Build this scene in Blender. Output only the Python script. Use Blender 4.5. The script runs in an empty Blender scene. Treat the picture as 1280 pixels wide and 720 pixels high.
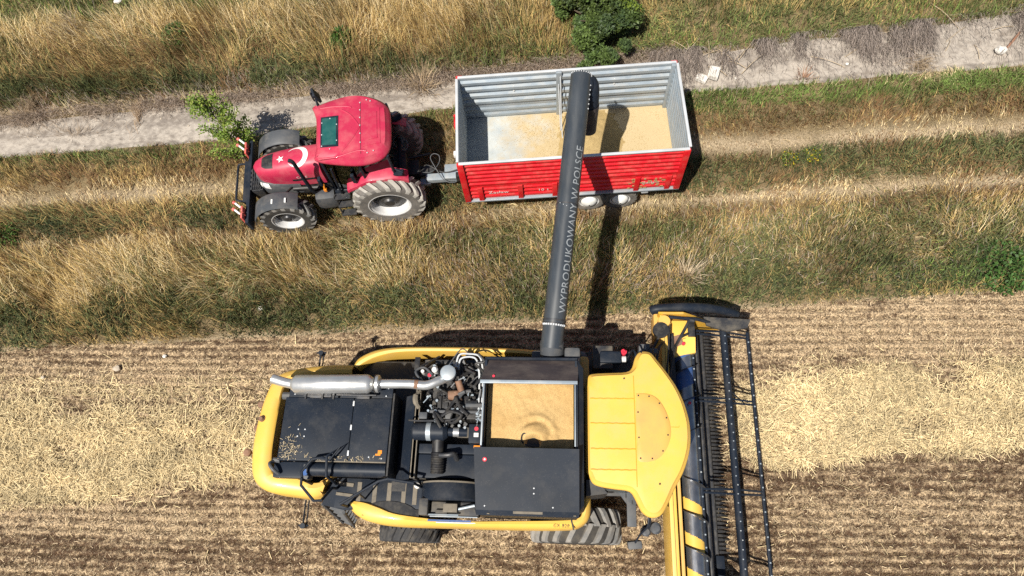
import bpy, bmesh, math, random
import numpy as np
from mathutils import Vector, Matrix, Euler
random.seed(7); rng = np.random.default_rng(11)
D = bpy.data; scene = bpy.context.scene; COL = scene.collection
R = math.radians; PI = math.pi

# ------------------------------------------------------------------ materials
def _new(name):
    m = D.materials.new(name); m.use_nodes = True
    nt = m.node_tree; nt.nodes.clear()
    out = nt.nodes.new('ShaderNodeOutputMaterial')
    return m, nt, out
def nd(nt, typ, **kw):
    n = nt.nodes.new(typ)
    for k, v in kw.items():
        if k in n.inputs: n.inputs[k].default_value = v
        else: setattr(n, k, v)
    return n
def noise(nt, scale, detail=4, rough=.55, coord='Object', stretch=None, seed=0.0):
    tc = nd(nt, 'ShaderNodeTexCoord')
    mp = nd(nt, 'ShaderNodeMapping')
    if stretch: mp.inputs['Scale'].default_value = stretch
    mp.inputs['Location'].default_value = (seed*3.1, seed*1.7, seed)
    nt.links.new(tc.outputs[coord], mp.inputs['Vector'])
    n = nd(nt, 'ShaderNodeTexNoise', Scale=scale, Detail=detail, Roughness=rough)
    nt.links.new(mp.outputs[0], n.inputs['Vector'])
    return n.outputs['Fac']
def ramp(nt, fac, stops):
    r = nd(nt, 'ShaderNodeValToRGB'); e = r.color_ramp.elements
    while len(e) < len(stops): e.new(.5)
    for el, (p, c) in zip(e, stops):
        el.position = p; el.color = (*c, 1) if len(c) == 3 else c
    nt.links.new(fac, r.inputs[0]); return r.outputs[0]
def mix(nt, fac, a, b, mode='MIX'):
    m = nd(nt, 'ShaderNodeMix'); m.data_type = 'RGBA'; m.blend_type = mode
    for s, v in ((m.inputs[0], fac), (m.inputs[6], a), (m.inputs[7], b)):
        if isinstance(v, (int, float)): s.default_value = v
        elif isinstance(v, tuple): s.default_value = (*v, 1)
        else: nt.links.new(v, s)
    return m.outputs[2]
def paint(name, col, rough=.4, metal=0., dirt=.25, dirtcol=(.30, .24, .16), dscale=3., var=.12, bump=0., bscale=60., coat=0., spec=.5, lo=.45, hi=.75, stretch=None, speck=.22):
    m, nt, out = _new(name)
    p = nd(nt, 'ShaderNodeBsdfPrincipled', Roughness=rough, Metallic=metal)
    p.inputs['Specular IOR Level'].default_value = spec
    p.inputs['Coat Weight'].default_value = coat
    big = noise(nt, dscale*.6, 3, seed=1)
    c = ramp(nt, big, [(.3, tuple(x*(1-var) for x in col)), (.7, tuple(min(1, x*(1+var)) for x in col))])
    d = noise(nt, dscale, 8, .68, seed=2, stretch=stretch)
    df = ramp(nt, d, [(lo, (0, 0, 0)), (hi, (dirt, dirt, dirt))])
    c = mix(nt, df, c, dirtcol)
    if speck: c = mix(nt, ramp(nt, noise(nt, 55, 4, .75, seed=7), [(.60, (0, 0, 0)), (.70, (speck,)*3)]), c, tuple(min(1, v*1.25) for v in dirtcol))
    nt.links.new(c, p.inputs['Base Color'])
    rr = nd(nt, 'ShaderNodeMath', operation='MULTIPLY_ADD'); rr.inputs[1].default_value = .5; rr.inputs[2].default_value = rough
    nt.links.new(df, rr.inputs[0]); nt.links.new(rr.outputs[0], p.inputs['Roughness'])
    if bump:
        b = nd(nt, 'ShaderNodeBump', Strength=bump, Distance=.02)
        nt.links.new(noise(nt, bscale, 4, seed=4), b.inputs['Height']); nt.links.new(b.outputs[0], p.inputs['Normal'])
    nt.links.new(p.outputs[0], out.inputs[0]); return m
def tintmat(name, trans=.25, rough=.75):
    m, nt, out = _new(name)
    a = nd(nt, 'ShaderNodeAttribute'); a.attribute_name = 'tint'
    p = nd(nt, 'ShaderNodeBsdfPrincipled', Roughness=rough); p.inputs['Specular IOR Level'].default_value = .25
    t = nd(nt, 'ShaderNodeBsdfTranslucent'); mx = nd(nt, 'ShaderNodeMixShader'); mx.inputs[0].default_value = trans
    nt.links.new(a.outputs['Color'], p.inputs['Base Color']); nt.links.new(a.outputs['Color'], t.inputs[0])
    nt.links.new(p.outputs[0], mx.inputs[1]); nt.links.new(t.outputs[0], mx.inputs[2]); nt.links.new(mx.outputs[0], out.inputs[0])
    return m
def glassmat(name, col, rough=.05):
    m, nt, out = _new(name)
    g = nd(nt, 'ShaderNodeBsdfGlossy', Roughness=rough); t = nd(nt, 'ShaderNodeBsdfTransparent')
    t.inputs[0].default_value = (*col, 1); g.inputs[0].default_value = (.9, .95, .95, 1)
    f = nd(nt, 'ShaderNodeFresnel', IOR=1.55); mx = nd(nt, 'ShaderNodeMixShader')
    nt.links.new(f.outputs[0], mx.inputs[0]); nt.links.new(t.outputs[0], mx.inputs[1]); nt.links.new(g.outputs[0], mx.inputs[2])
    nt.links.new(mx.outputs[0], out.inputs[0]); return m

M = {}
M['yellow'] = paint('harvester_yellow', (.71, .438, .078), .42, dirt=.45, dirtcol=(.62, .37, .16), dscale=2.2, var=.05, coat=.15)
M['yellow_dull'] = paint('dusty_yellow', (.62, .37, .085), .5, dirt=.55, dirtcol=(.45, .22, .09), dscale=1.6, var=.08, lo=.4, hi=.75)
M['yellow_bare'] = paint('worn_yellow', (.60, .33, .03), .4, dirt=.5, dirtcol=(.35, .26, .14), dscale=6)
M['red'] = paint('tractor_red', (.42, .019, .060), .46, dirt=.38, dirtcol=(.50, .20, .18), dscale=3, var=.05, coat=.1)
M['red_trailer'] = paint('trailer_red', (.58, .006, .014), .38, dirt=.34, dirtcol=(.45, .20, .14), dscale=4, var=.10, lo=.45, hi=.78)
M['black'] = paint('black_sheet', (.011, .016, .026), .48, spec=.2, dirt=.16, dirtcol=(.20, .18, .15), dscale=2.5, var=.2, lo=.48, hi=.8)
M['tube_grey'] = paint('dusty_dark_grey_tube', (.033, .040, .049), .36, spec=.6, dirt=.22, dirtcol=(.16, .155, .14), dscale=2.2, var=.15, lo=.45, hi=.8, stretch=(3, .5, 1))
M['black_dusty'] = paint('dusty_black_sheet', (.026, .027, .031), .55, dirt=.5, dirtcol=(.24, .20, .14), dscale=3.5, var=.2, lo=.42, hi=.72)
M['black_lid'] = paint('brownish_black_lid', (.036, .028, .029), .5, dirt=.3, dirtcol=(.20, .16, .13), dscale=2, var=.15, stretch=(1, 3, 1))
M['dark'] = paint('dark_machinery', (.012, .012, .014), .5, dirt=.35, dirtcol=(.14, .12, .09), dscale=9)
M['darksteel'] = paint('dark_steel', (.05, .052, .058), .42, .5, dirt=.4, dirtcol=(.2, .17, .13), dscale=8)
M['plastic'] = paint('grey_plastic', (.055, .06, .068), .55, dirt=.35, dirtcol=(.25, .22, .18), dscale=4)
M['silver'] = paint('aluminised_steel', (.62, .62, .61), .34, .75, dirt=.35, dirtcol=(.42, .38, .33), dscale=6, var=.1)
M['steel'] = paint('polished_steel', (.34, .35, .37), .26, .9, dirt=.3, dirtcol=(.2, .15, .1), dscale=7, var=.2, stretch=(4, 1, 4))
M['galv'] = paint('galvanised_sheet', (.31, .36, .405), .42, .35, dirt=.5, dirtcol=(.50, .45, .38), dscale=3.2, var=.12, stretch=(1, 1, 2))
M['galv_light'] = paint('pale_galvanised', (.56, .58, .60), .45, .2, dirt=.4, dirtcol=(.5, .45, .38), dscale=4)
M['white'] = paint('dusty_white', (.72, .72, .70), .5, dirt=.45, dirtcol=(.45, .38, .3), dscale=5)
M['letters'] = paint('grey_white_lettering', (.25, .27, .285), .6, dirt=.75, dirtcol=(.22, .23, .24), dscale=9, lo=.4, hi=.7)
M['lug_dusty'] = paint('dusty_lug', (.15, .15, .148), .85, dirt=.6, dirtcol=(.34, .31, .27), dscale=5, spec=.2, lo=.35, hi=.65)
M['tyre_dirty'] = paint('dark_tread_base', (.05, .047, .044), .9, dirt=.4, dirtcol=(.16, .14, .11), dscale=6, spec=.15)
M['tyre'] = paint('dusty_tyre', (.075, .073, .07), .8, dirt=.6, dirtcol=(.30, .265, .22), dscale=5, var=.2, spec=.2, lo=.35, hi=.7)
M['tyre_gap'] = paint('tread_gap', (.14, .13, .12), .9, dirt=.6, dirtcol=(.30, .27, .23), dscale=6, spec=.15)
M['tyre_pale'] = paint('clay_coated_tyre', (.30, .288, .265), .85, dirt=.7, dirtcol=(.42, .39, .345), dscale=4, var=.15, spec=.2, lo=.3, hi=.6)
M['tyre_dark'] = paint('dark_tyre', (.035, .036, .04), .75, dirt=.4, dirtcol=(.2, .18, .15), dscale=5, spec=.25)
M['rim'] = paint('silver_white_rim', (.62, .62, .62), .45, .1, dirt=.35, dirtcol=(.4, .35, .3), dscale=6)
M['blue'] = paint('dull_blue', (.03, .09, .26), .4, dirt=.3, dscale=6)
M['sticker_red'] = paint('warning_red', (.6, .02, .05), .5, dirt=.1)
M['orange'] = paint('amber_lamp', (.75, .25, .02), .3, dirt=.1)
M['pinkred'] = paint('faded_marker_red', (.62, .10, .08), .5, dirt=.3, dirtcol=(.6, .4, .35))
M['rust'] = paint('rust_stained_steel', (.19, .10, .06), .7, dirt=.5, dirtcol=(.30, .22, .15), dscale=8)
M['glass'] = glassmat('tinted_glass', (.20, .30, .27))
M['skylight'] = paint('green_roof_glass', (.012, .075, .07), .12, dirt=.35, dirtcol=(.10, .19, .17), dscale=5, lo=.4, hi=.8)
M['lens'] = paint('clear_lens', (.6, .6, .6), .15, dirt=.2)
M['trim'] = paint('cab_seat_fabric', (.05, .05, .055), .9, dirt=.2)
M['strip'] = paint('worn_tan_strip', (.17, .145, .11), .8, dirt=.5, dirtcol=(.10, .09, .08), dscale=14)
M['leafgrass'] = tintmat('grass_blades', .28)
M['straw'] = tintmat('straw_stalks', .15, .6)
M['leaf'] = tintmat('leaves', .3, .5)
M['bark'] = paint('bark', (.10, .075, .05), .9, dirt=.4, dscale=20)
M['drywood'] = paint('dry_stalk', (.42, .33, .22), .9, dirt=.4, dscale=14)
M['redwood'] = paint('reddish_stick', (.26, .13, .08), .9, dirt=.4, dscale=14)
M['stone'] = paint('pale_stone', (.62, .59, .54), .9, dirt=.5, dirtcol=(.4, .35, .28), dscale=9, bump=.4, bscale=25)
M['fieldstone'] = paint('field_stone', (.45, .38, .30), .9, dirt=.5, dscale=9, bump=.4, bscale=25)

def grain_mat(name, a, b):
    m, nt, out = _new(name)
    p = nd(nt, 'ShaderNodeBsdfPrincipled', Roughness=.8); p.inputs['Specular IOR Level'].default_value = .2
    c1 = ramp(nt, noise(nt, 1.6, 5), [(.35, a), (.7, b)])
    sp = noise(nt, 70, 3, .7, seed=3)
    c = mix(nt, ramp(nt, sp, [(.38, (.55,)*3), (.62, (0,)*3)]), c1, tuple(x*.45 for x in a))
    nt.links.new(c, p.inputs['Base Color'])
    bp = nd(nt, 'ShaderNodeBump', Strength=.6, Distance=.012); nt.links.new(sp, bp.inputs['Height']); nt.links.new(bp.outputs[0], p.inputs['Normal'])
    nt.links.new(p.outputs[0], out.inputs[0]); return m
M['grain'] = grain_mat('wheat_grain', (.54, .345, .14), (.66, .46, .21))
M['grain2'] = grain_mat('wheat_grain_thin', (.40, .285, .125), (.48, .355, .17))

# ------------------------------------------------------------------ mesh builder
class MB:
    def __init__(s, off=(0, 0, 0)):
        s.bm = bmesh.new(); s.m = 0; s.off = Vector(off)
    def v(s, p): return s.bm.verts.new(Vector(p))
    def f(s, vs):
        try:
            fc = s.bm.faces.new(vs); fc.material_index = s.m; return fc
        except ValueError: return None
    def box(s, c, d, rot=(0, 0, 0), bev=0., seg=2):
        t = bmesh.new(); bmesh.ops.create_cube(t, size=1)
        bmesh.ops.scale(t, vec=Vector(d), verts=t.verts)
        if bev: bmesh.ops.bevel(t, geom=list(t.edges), offset=min(bev, min(d)*.45), segments=seg, affect='EDGES', profile=.6)
        mat = Matrix.Translation(Vector(c)) @ Euler(rot).to_matrix().to_4x4()
        s.add(t, mat); return s
    def add(s, t, mat=Matrix()):
        mp = {}
        for v in t.verts: mp[v] = s.v(mat @ v.co)
        for fc in t.faces: s.f([mp[v] for v in fc.verts])
        t.free()
    def bx(s, x0, x1, y0, y1, z0, z1, bev=0., rot=(0, 0, 0)):
        return s.box(((x0+x1)/2, (y0+y1)/2, (z0+z1)/2), (abs(x1-x0), abs(y1-y0), abs(z1-z0)), rot, bev)
    def rings(s, rs, closed=True, caps=True):
        """rs: list of rings (lists of points) joined by quads"""
        V = [[s.v(p) for p in r] for r in rs]; n = len(V[0])
        for a, b in zip(V, V[1:]):
            for i in range(n if closed else n-1):
                j = (i+1) % n; s.f([a[i], a[j], b[j], b[i]])
        if caps and closed:
            s.f(V[0][::-1]); s.f(V[-1])
        return s
    def tube(s, pts, r, seg=10, caps=True):
        pts = [Vector(p) for p in pts]; n = len(pts)
        rad = r if isinstance(r, (list, tuple)) else [r]*n
        rs = []; up = None
        for i, p in enumerate(pts):
            d = (pts[min(i+1, n-1)] - pts[max(i-1, 0)]).normalized()
            if up is None: up = d.orthogonal().normalized()
            up = (up - d*up.dot(d)); up = up.normalized() if up.length > 1e-5 else d.orthogonal().normalized()
            q = d.cross(up)
            rs.append([p + (up*math.cos(a) + q*math.sin(a))*rad[i] for a in [2*PI*k/seg for k in range(seg)]])
        return s.rings(rs, True, caps)
    def cyl(s, a, b, r, seg=24, r2=None): return s.tube([a, b], [r, r if r2 is None else r2], seg)
    def lathe(s, prof, c, axis='Y', seg=32):
        """prof: (h, r) along the axis; open shell of revolution"""
        c = Vector(c); rs = []
        for h, r in prof:
            ring = []
            for k in range(seg):
                a = 2*PI*k/seg; u, w = math.cos(a)*r, math.sin(a)*r
                ring.append(c + Vector({'Y': (u, h, w), 'X': (h, u, w), 'Z': (u, w, h)}[axis]))
            rs.append(ring)
        return s.rings(rs, True, False)
    def prism(s, poly, z0, z1):
        return s.rings([[(x, y, z0) for x, y in poly], [(x, y, z1) for x, y in poly]])
    def solidify(s, t):
        bmesh.ops.recalc_face_normals(s.bm, faces=s.bm.faces)
        bmesh.ops.solidify(s.bm, geom=list(s.bm.faces), thickness=t); return s
    def build(s, name, mats, parent=None, angle=32, smooth=True, off=None):
        bm = s.bm
        bmesh.ops.recalc_face_normals(bm, faces=bm.faces)
        o3 = s.off if off is None else Vector(off)
        bmesh.ops.translate(bm, vec=-o3, verts=bm.verts)
        me = D.meshes.new(name); bm.to_mesh(me); bm.free()
        for m in (mats if isinstance(mats, (list, tuple)) else [mats]): me.materials.append(M[m] if isinstance(m, str) else m)
        if smooth:
            me.shade_smooth(); me.set_sharp_from_angle(angle=R(angle))
        o = D.objects.new(name, me); COL.objects.link(o)
        if parent: o.parent = parent
        return o
def build_each(mb, name, mats, parent, angle=32):
    """every loose piece of the builder becomes a part of its own"""
    bm = mb.bm; bm.verts.ensure_lookup_table(); seen = set(); res = []
    for v0 in bm.verts:
        if v0 in seen: continue
        st, isl = [v0], []; seen.add(v0)
        while st:
            v = st.pop(); isl.append(v)
            for e in v.link_edges:
                w = e.other_vert(v)
                if w not in seen: seen.add(w); st.append(w)
        x = MB(mb.off); mp = {v: x.v(v.co) for v in isl}
        for fc in {f for v in isl for f in v.link_faces}: x.f([mp[v] for v in fc.verts])
        res.append(x.build(name, mats, parent, angle))
    bm.free(); return res
def tag(o, label=None, cat=None, group=None, kind=None):
    if label: o['label'] = label
    if cat: o['category'] = cat
    if group: o['group'] = group
    if kind: o['kind'] = kind
    return o
def thing(name, label, cat, loc=(0, 0, 0), rz=0., group=None):
    o = D.objects.new(name, None); COL.objects.link(o); o.location = loc; o.rotation_euler = (0, 0, rz); o.empty_display_size = .3
    return tag(o, label, cat, group)
def arc(cx, cy, r, a0, a1, n):
    return [(cx+r*math.cos(R(a0+(a1-a0)*i/n)), cy+r*math.sin(R(a0+(a1-a0)*i/n))) for i in range(n+1)]
def smooth_path(pts, n=6):
    P = [Vector(p) for p in pts]; out = []
    for i in range(len(P)-1):
        p0, p1, p2, p3 = P[max(i-1, 0)], P[i], P[i+1], P[min(i+2, len(P)-1)]
        for k in range(n):
            t = k/n
            out.append(.5*((2*p1) + (p2-p0)*t + (2*p0-5*p1+4*p2-p3)*t*t + (3*p1-p0-3*p2+p3)*t**3))
    out.append(P[-1]); return out
def text_bm(txt, size, spacing=1.0, depth=0.):
    cu = D.curves.new('lettering', 'FONT'); cu.body = txt; cu.size = size; cu.space_character = spacing; cu.extrude = depth
    cu.resolution_u = 3
    o = D.objects.new('lettering', cu); COL.objects.link(o)
    dg = bpy.context.evaluated_depsgraph_get(); me = D.meshes.new_from_object(o.evaluated_get(dg))
    bm = bmesh.new(); bm.from_mesh(me); D.objects.remove(o); D.meshes.remove(me); D.curves.remove(cu)
    return bm
def wheel_parts(par, c, Rt, W, Rr, side, nl, lug, tyre='tyre', rim='rim', off=(0, 0, 0), slope=.42, name='wheel', hubm='darksteel'):
    """a wheel with its axle along y: hub disc (part) > tyre, rim"""
    c = Vector(c); a0 = random.random()
    h = MB(off); yo = side*W*.30
    h.lathe([(side*W*a, Rr*b) for a, b in ((.055, .80), (.075, .62), (.14, .52), (.19, .46), (.22, .30), (.33, .25), (.35, .16), (.355, .01))], c, 'Y', 28)  # dark hub, widened so its colour also stands for the dish's shade
    hub = h.build(name, hubm, par)
    r = MB(off)
    dp = .02*side*W
    r.lathe([(-side*W*.42, Rr*1.0), (-side*W*.40, Rr*.93), (dp, Rr*.86), (dp+side*W*.01, Rr*.55), (dp, Rr*.1)], c, 'Y', 36)
    r.lathe([(dp, Rr*.86), (side*W*.36, Rr*.92), (side*W*.43, Rr*1.02), (side*W*.455, Rr*1.03), (side*W*.455, Rr*.99)], c, 'Y', 36)
    r.build('rim', rim, hub)
    t = MB(off); Rb = Rt-lug
    pr = [(-.44, Rr/Rb), (-.5, .86*1 if Rr/Rb < .8 else .95), (-.50, .90), (-.46, .965), (-.36, .99), (0, 1.), (.36, .99), (.46, .965), (.5, .90), (.5, .86), (.44, Rr/Rb)]
    t.lathe([(a*W, b*Rb) for a, b in pr], c, 'Y', 48)
    t.m = 1
    for sd in (-1, 1):
        for k in range(nl):
            base = a0 + 2*PI*(k + (.5 if sd > 0 else 0))/nl
            rs = []
            for w, rb, tp in ((-.03, .995, 1), (.18, .992, 1), (.36, .985, 1), (.475, .955, .9), (.505, .88, .35)):
                an = base + slope*2*PI/nl*2.2*w; hw = .20*2*PI/nl
                r0, r1 = rb*Rb-.01, rb*Rb+lug*tp
                pts = []
                for da, rr in ((-hw*1.25, r0), (-hw*.85, r1), (hw*.85, r1), (hw*1.25, r0)):
                    pts.append(c + Vector((rr*math.cos(an+da), sd*w*W, rr*math.sin(an+da))))
                rs.append(pts)
            t.rings(rs)
    t.build('tyre', tyre if isinstance(tyre, tuple) else (tyre, tyre), hub, angle=25)
    return hub
def vn(x, y, s, seed=0):
    """value noise, numpy arrays"""
    x = np.asarray(x, float)*s + seed*17.3; y = np.asarray(y, float)*s + seed*9.1
    xi, yi = np.floor(x), np.floor(y); fx, fy = x-xi, y-yi; fx, fy = fx*fx*(3-2*fx), fy*fy*(3-2*fy)
    def hh(a, b_): 
        n_ = np.sin(a*127.1 + b_*311.7 + seed*74.7)*43758.5453; return n_-np.floor(n_)
    return (hh(xi, yi)*(1-fx)+hh(xi+1, yi)*fx)*(1-fy) + (hh(xi, yi+1)*(1-fx)+hh(xi+1, yi+1)*fx)*fy
def fbm(x, y, s, o=4, seed=0):
    t = 0; a = .5; n_ = 0
    for i in range(o): t = t+a*vn(x, y, s*2**i, seed+i); n_ += a; a *= .55
    return t/n_
# ================================================================== COMBINE HARVESTER
CO = Vector((-1.5, 2.0, 0))
combine = thing('combine_harvester', 'large yellow and black combine harvester on the stubble with its unloading auger swung out', 'combine harvester', CO)
def C(): return MB(CO)
def dens(pts, n):      # subdivide a polyline of (outer, inner, z) stations with a spline
    a = smooth_path([p[0] for p in pts], n); b = smooth_path([p[1] for p in pts], n)
    z = smooth_path([(p[2], p[3], 0) for p in pts], n)
    return [(a[i], b[i], z[i][0], z[i][1]) for i in range(len(a))]
def shroud(stations, n=6, bulge=.09, lip=.26):
    mb = C(); rs = []
    for o, i, zt, zb in dens(stations, n):
        o = Vector((o[0], o[1], 0)); i = Vector((i[0], i[1], 0)); d = i-o; w = d.length; u = d/w
        ring = [o + u*.05 + Vector((0, 0, zb)), o + u*.0 + Vector((0, 0, zb+.55*(zt-zb))), o + u*.01*1 + Vector((0, 0, zt-.13)),
                o + u*min(.04, w*.2) + Vector((0, 0, zt-.06)), o + u*min(.10, w*.4) + Vector((0, 0, zt-.018)),
                o + u*w*.6 + Vector((0, 0, zt+bulge*.2)), o + u*w*.92 + Vector((0, 0, zt-.005)), o + u*w + Vector((0, 0, zt-.04)), o + u*w + Vector((0, 0, zt-lip))]
        rs.append(ring)
    mb.rings(rs, closed=False, caps=False)
    return mb.solidify(.022)

# chassis and lower body
b = C()
b.bx(-4.9, .55, .95, 3.1, .95, 1.95, .05); b.bx(-3.4, .4, .66, 3.4, 1.3, 2.02, .04); b.bx(-4.6, -3.4, .98, 3.1, 1.3, 2.02, .04)
b.bx(-5.2, -4.3, 1.15, 2.9, 1.0, 1.7, .1); b.bx(-.9, 1.0, 1.1, 2.95, .85, 1.9, .05)
b.bx(-3.2, -2.5, .75, 3.2, .55, .78, .04); b.bx(.05, .65, .85, 3.1, .65, 1.0, .05)
body = b.build('body', 'dark', combine)

# rear shroud, U shaped round the straw hood
st = [((-3.86, 3.27), (-3.86, 3.06), 2.30, 1.15), ((-4.3, 3.25), (-4.3, 3.03), 2.36, 1.1), ((-4.85, 3.16), (-4.84, 2.92), 2.44, 1.05), ((-5.24, 2.98), (-5.02, 2.78), 2.50, 1.05),
      ((-5.40, 2.55), (-5.06, 2.48), 2.52, 1.05), ((-5.47, 2.0), (-5.08, 2.0), 2.52, 1.05), ((-5.47, 1.5), (-5.08, 1.55), 2.50, 1.05), ((-5.38, 1.12), (-5.03, 1.28), 2.48, 1.05),
      ((-5.12, .92), (-4.96, 1.22), 2.45, 1.05), ((-4.7, .86), (-4.68, 1.19), 2.42, 1.05), ((-4.3, .83), (-4.27, 1.10), 2.40, 1.1), ((-4.14, .88), (-4.02, 1.17), 2.38, 1.15)]
sh = shroud(st).build('rear_shroud', 'yellow', combine, 40)
l = C()
for x, y in ((-5.33, 2.16),): l.tube([(x, y, 2.5), (x, y, 2.55)], .055, 14); l.tube([(x, y, 2.55), (x, y, 2.59)], [.05, .03], 14)
l.build('beacon', 'rust', sh)
# dark scoop shaped inner face at the shroud's open south end
s = C(); rs = []
for t in np.linspace(0, 1, 9):
    a = PI*t; rs.append([(-4.12 - .16*math.sin(a) + .16*t, .90 + .34*t, 2.37), (-4.10 - .12*math.sin(a)+.16*t, .90+.34*t, 1.9)])
s.rings(rs, False, False); s.solidify(.012).build('end_scoop', 'yellow_dull', sh)
for nm, pts in (('marker_lamp', (-5.72, 2.57)), ('marker_lamp', (-5.72, 2.12)), ('marker_lamp', (-5.84, 1.66))):
    m = C(); x, y = pts; m.tube([(x+.34, y, 1.6), (x, y, 1.7)], .018, 6); m.tube([(x, y, 1.66), (x, y, 1.72), (x, y, 1.80), (x, y, 1.82)], [.04, .07, .07, .04], 14); m.build(nm, 'rust', combine)
for y0, y1, x in ((3.20, 3.62, -4.72), (.84, .40, -4.62)):
    m = C(); m.tube([(x, y0, 1.7), (x+.02, y1, 1.75)], .016, 6); m.tube([(x+.06, y0, 1.7), (x+.07, y1, 1.7)], .012, 6)
    m.tube([(x+.03, y1, 1.65), (x+.03, y1-.01, 1.80)], .05, 10); m.tube([(x-.06, y1, 1.75), (x+.13, y1, 1.76)], .018, 6); m.build('rear_light_arm', 'black', combine)

# side panels
stN = [((-3.9, 3.28), (-3.80, 3.20), 2.22, 1.1), ((-3.80, 3.44), (-3.66, 3.30), 2.24, 1.05), ((-3.45, 3.60), (-3.38, 3.43), 2.25, 1.0), ((-2.9, 3.66), (-2.9, 3.52), 2.25, 1.0), ((-1.8, 3.67), (-1.8, 3.54), 2.24, 1.0), ((-.7, 3.65), (-.7, 3.52), 2.22, 1.0), ((.25, 3.55), (.22, 3.42), 2.2, 1.0)]
pn = shroud(stN, 5, .03, .5).build('side_panel', 'yellow', combine, 40)
stS = [((-3.74, .74), (-3.58, .82), 2.16, 1.2), ((-3.55, .58), (-3.36, .80), 2.20, 1.1), ((-3.28, .47), (-3.12, .73), 2.22, 1.05), ((-2.8, .42), (-2.75, .62), 2.22, 1.0), ((-1.8, .42), (-1.8, .54), 2.22, 1.0), ((-.9, .42), (-.9, .56), 2.24, 1.0), ((.05, .44), (.05, .60), 2.24, 1.0),
       ((.38, .50), (.32, .64), 2.24, 1.0), ((.55, .70), (.40, .76), 2.24, 1.0), ((.56, 1.15), (.42, 1.15), 2.24, 1.0)]
ps = shroud(stS, 5, .03, .5).build('side_panel', 'yellow', combine, 40)
d = C(); d.bx(-2.25, -1.5, .515, .545, 2.226, 2.232); d.build('blue_stripe', 'blue', ps)
d = C(); d.bx(-2.1, -1.42, .492, .508, 2.226, 2.232); d.build('white_stripe', 'white', ps)
d = C(); d.bx(.22, .245, .44, .62, 2.225, 2.249, 0, (0, 0, .25)); d.build('panel_seam', 'dark', ps)
for tx_, ox_ in (('CX', -.09), ('820', .055)):
    t = text_bm(tx_, .075, 1.15); mb = C(); mb.add(t, Matrix.Translation((ox_, .478, 2.258))); mb.build('model_lettering', 'dark', ps, smooth=False)
d = C(); d.bx(.36, .53, 1.2, 2.9, 1.0, 2.2, .05); d.bx(.35, .54, 2.85, 3.48, 1.1, 2.30, .08); d.build('front_cowl', 'yellow_dull', combine)

# straw hood: black top plates
h = C()
h.bx(-4.86, -3.62, 1.42, 2.52, 2.60, 2.74, .02); h.bx(-3.615, -2.94, 1.42, 2.52, 2.60, 2.742, .02)
h.bx(-4.82, -2.94, 2.525, 2.82, 2.5, 2.72, .02)
h.bx(-4.95, -4.35, 1.14, 1.415, 2.3, 2.60, .03)
hood = h.build('straw_hood', 'black', combine)
e = C(); e.tube([(-4.32, 1.30, 2.60), (-2.95, 1.30, 2.60)], .125, 20); e.build('rolled_edge', 'black', hood)
e = C(); e.bx(-4.3, -2.95, 1.405, 1.425, 2.735, 2.75)
e.build('hood_strip', 'strip', hood)
for y in (2.42, 2.0, 1.56):
    e = C(); e.bx(-3.63, -3.60, y-.045, y+.045, 2.742, 2.76, .004); e.build('hinge', 'galv_light', hood)
e = C()
for x, y in ((-4.55, 1.95), (-4.43, 1.95), (-4.55, 1.83), (-4.43, 1.83), (-3.05, 2.56), (-3.02, 2.70), (-3.03, 1.48), (-3.25, 1.50), (-4.7, 2.57)): e.tube([(x, y, 2.735), (x, y, 2.75)], .013, 8)
build_each(e, 'bolt', 'galv_light', hood)
e = C(); e.bx(-3.14, -3.05, 1.53, 1.56, 2.742, 2.748); e.bx(-3.10, -3.03, 1.56, 1.62, 2.742, 2.748); e.build('warning_sticker', 'orange', hood)
e = C(); e.rings([[(-2.93, 1.18, 2.72), (-2.93, 2.62, 2.72), (-2.93, 2.62, 2.0), (-2.93, 1.18, 2.0)], [(-2.90, 1.18, 2.72), (-2.90, 2.62, 2.72), (-2.90, 2.62, 2.0), (-2.90, 1.18, 2.0)]]); e.build('hood_bulkhead', 'dark', hood)
e = C(); e.rings([[(-2.86, 1.18, 2.25), (-2.86, 2.65, 2.25), (-2.86, 2.65, 2.2), (-2.86, 1.18, 2.2)], [(-2.58, 1.18, 2.5), (-2.58, 2.65, 2.5), (-2.58, 2.65, 2.45), (-2.58, 1.18, 2.45)]]); e.build('sloped_plate', 'black', combine)
e = C(); e.tube(smooth_path([(-4.93, 1.42, 2.62), (-4.98, 1.36, 2.72), (-4.9, 1.26, 2.74), (-4.82, 1.2, 2.66)], 5), .03, 8); e.tube([(-4.96, 1.43, 2.62), (-4.84, 1.43, 2.62)], .05, 10); e.tube([(-4.97, 2.57, 2.6), (-4.82, 2.57, 2.6)], .07, 10); build_each(e, 'hood_latch', 'plastic', hood)
e = C(); e.bx(-4.42, -4.28, 1.12, 1.38, 2.45, 2.62, .02); e.build('filler_box', 'plastic', combine)
e = C(); e.tube([(-4.35, 1.23, 2.62), (-4.35, 1.23, 2.69)], .055, 14); e.build('filler_cap', 'blue', combine)

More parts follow.
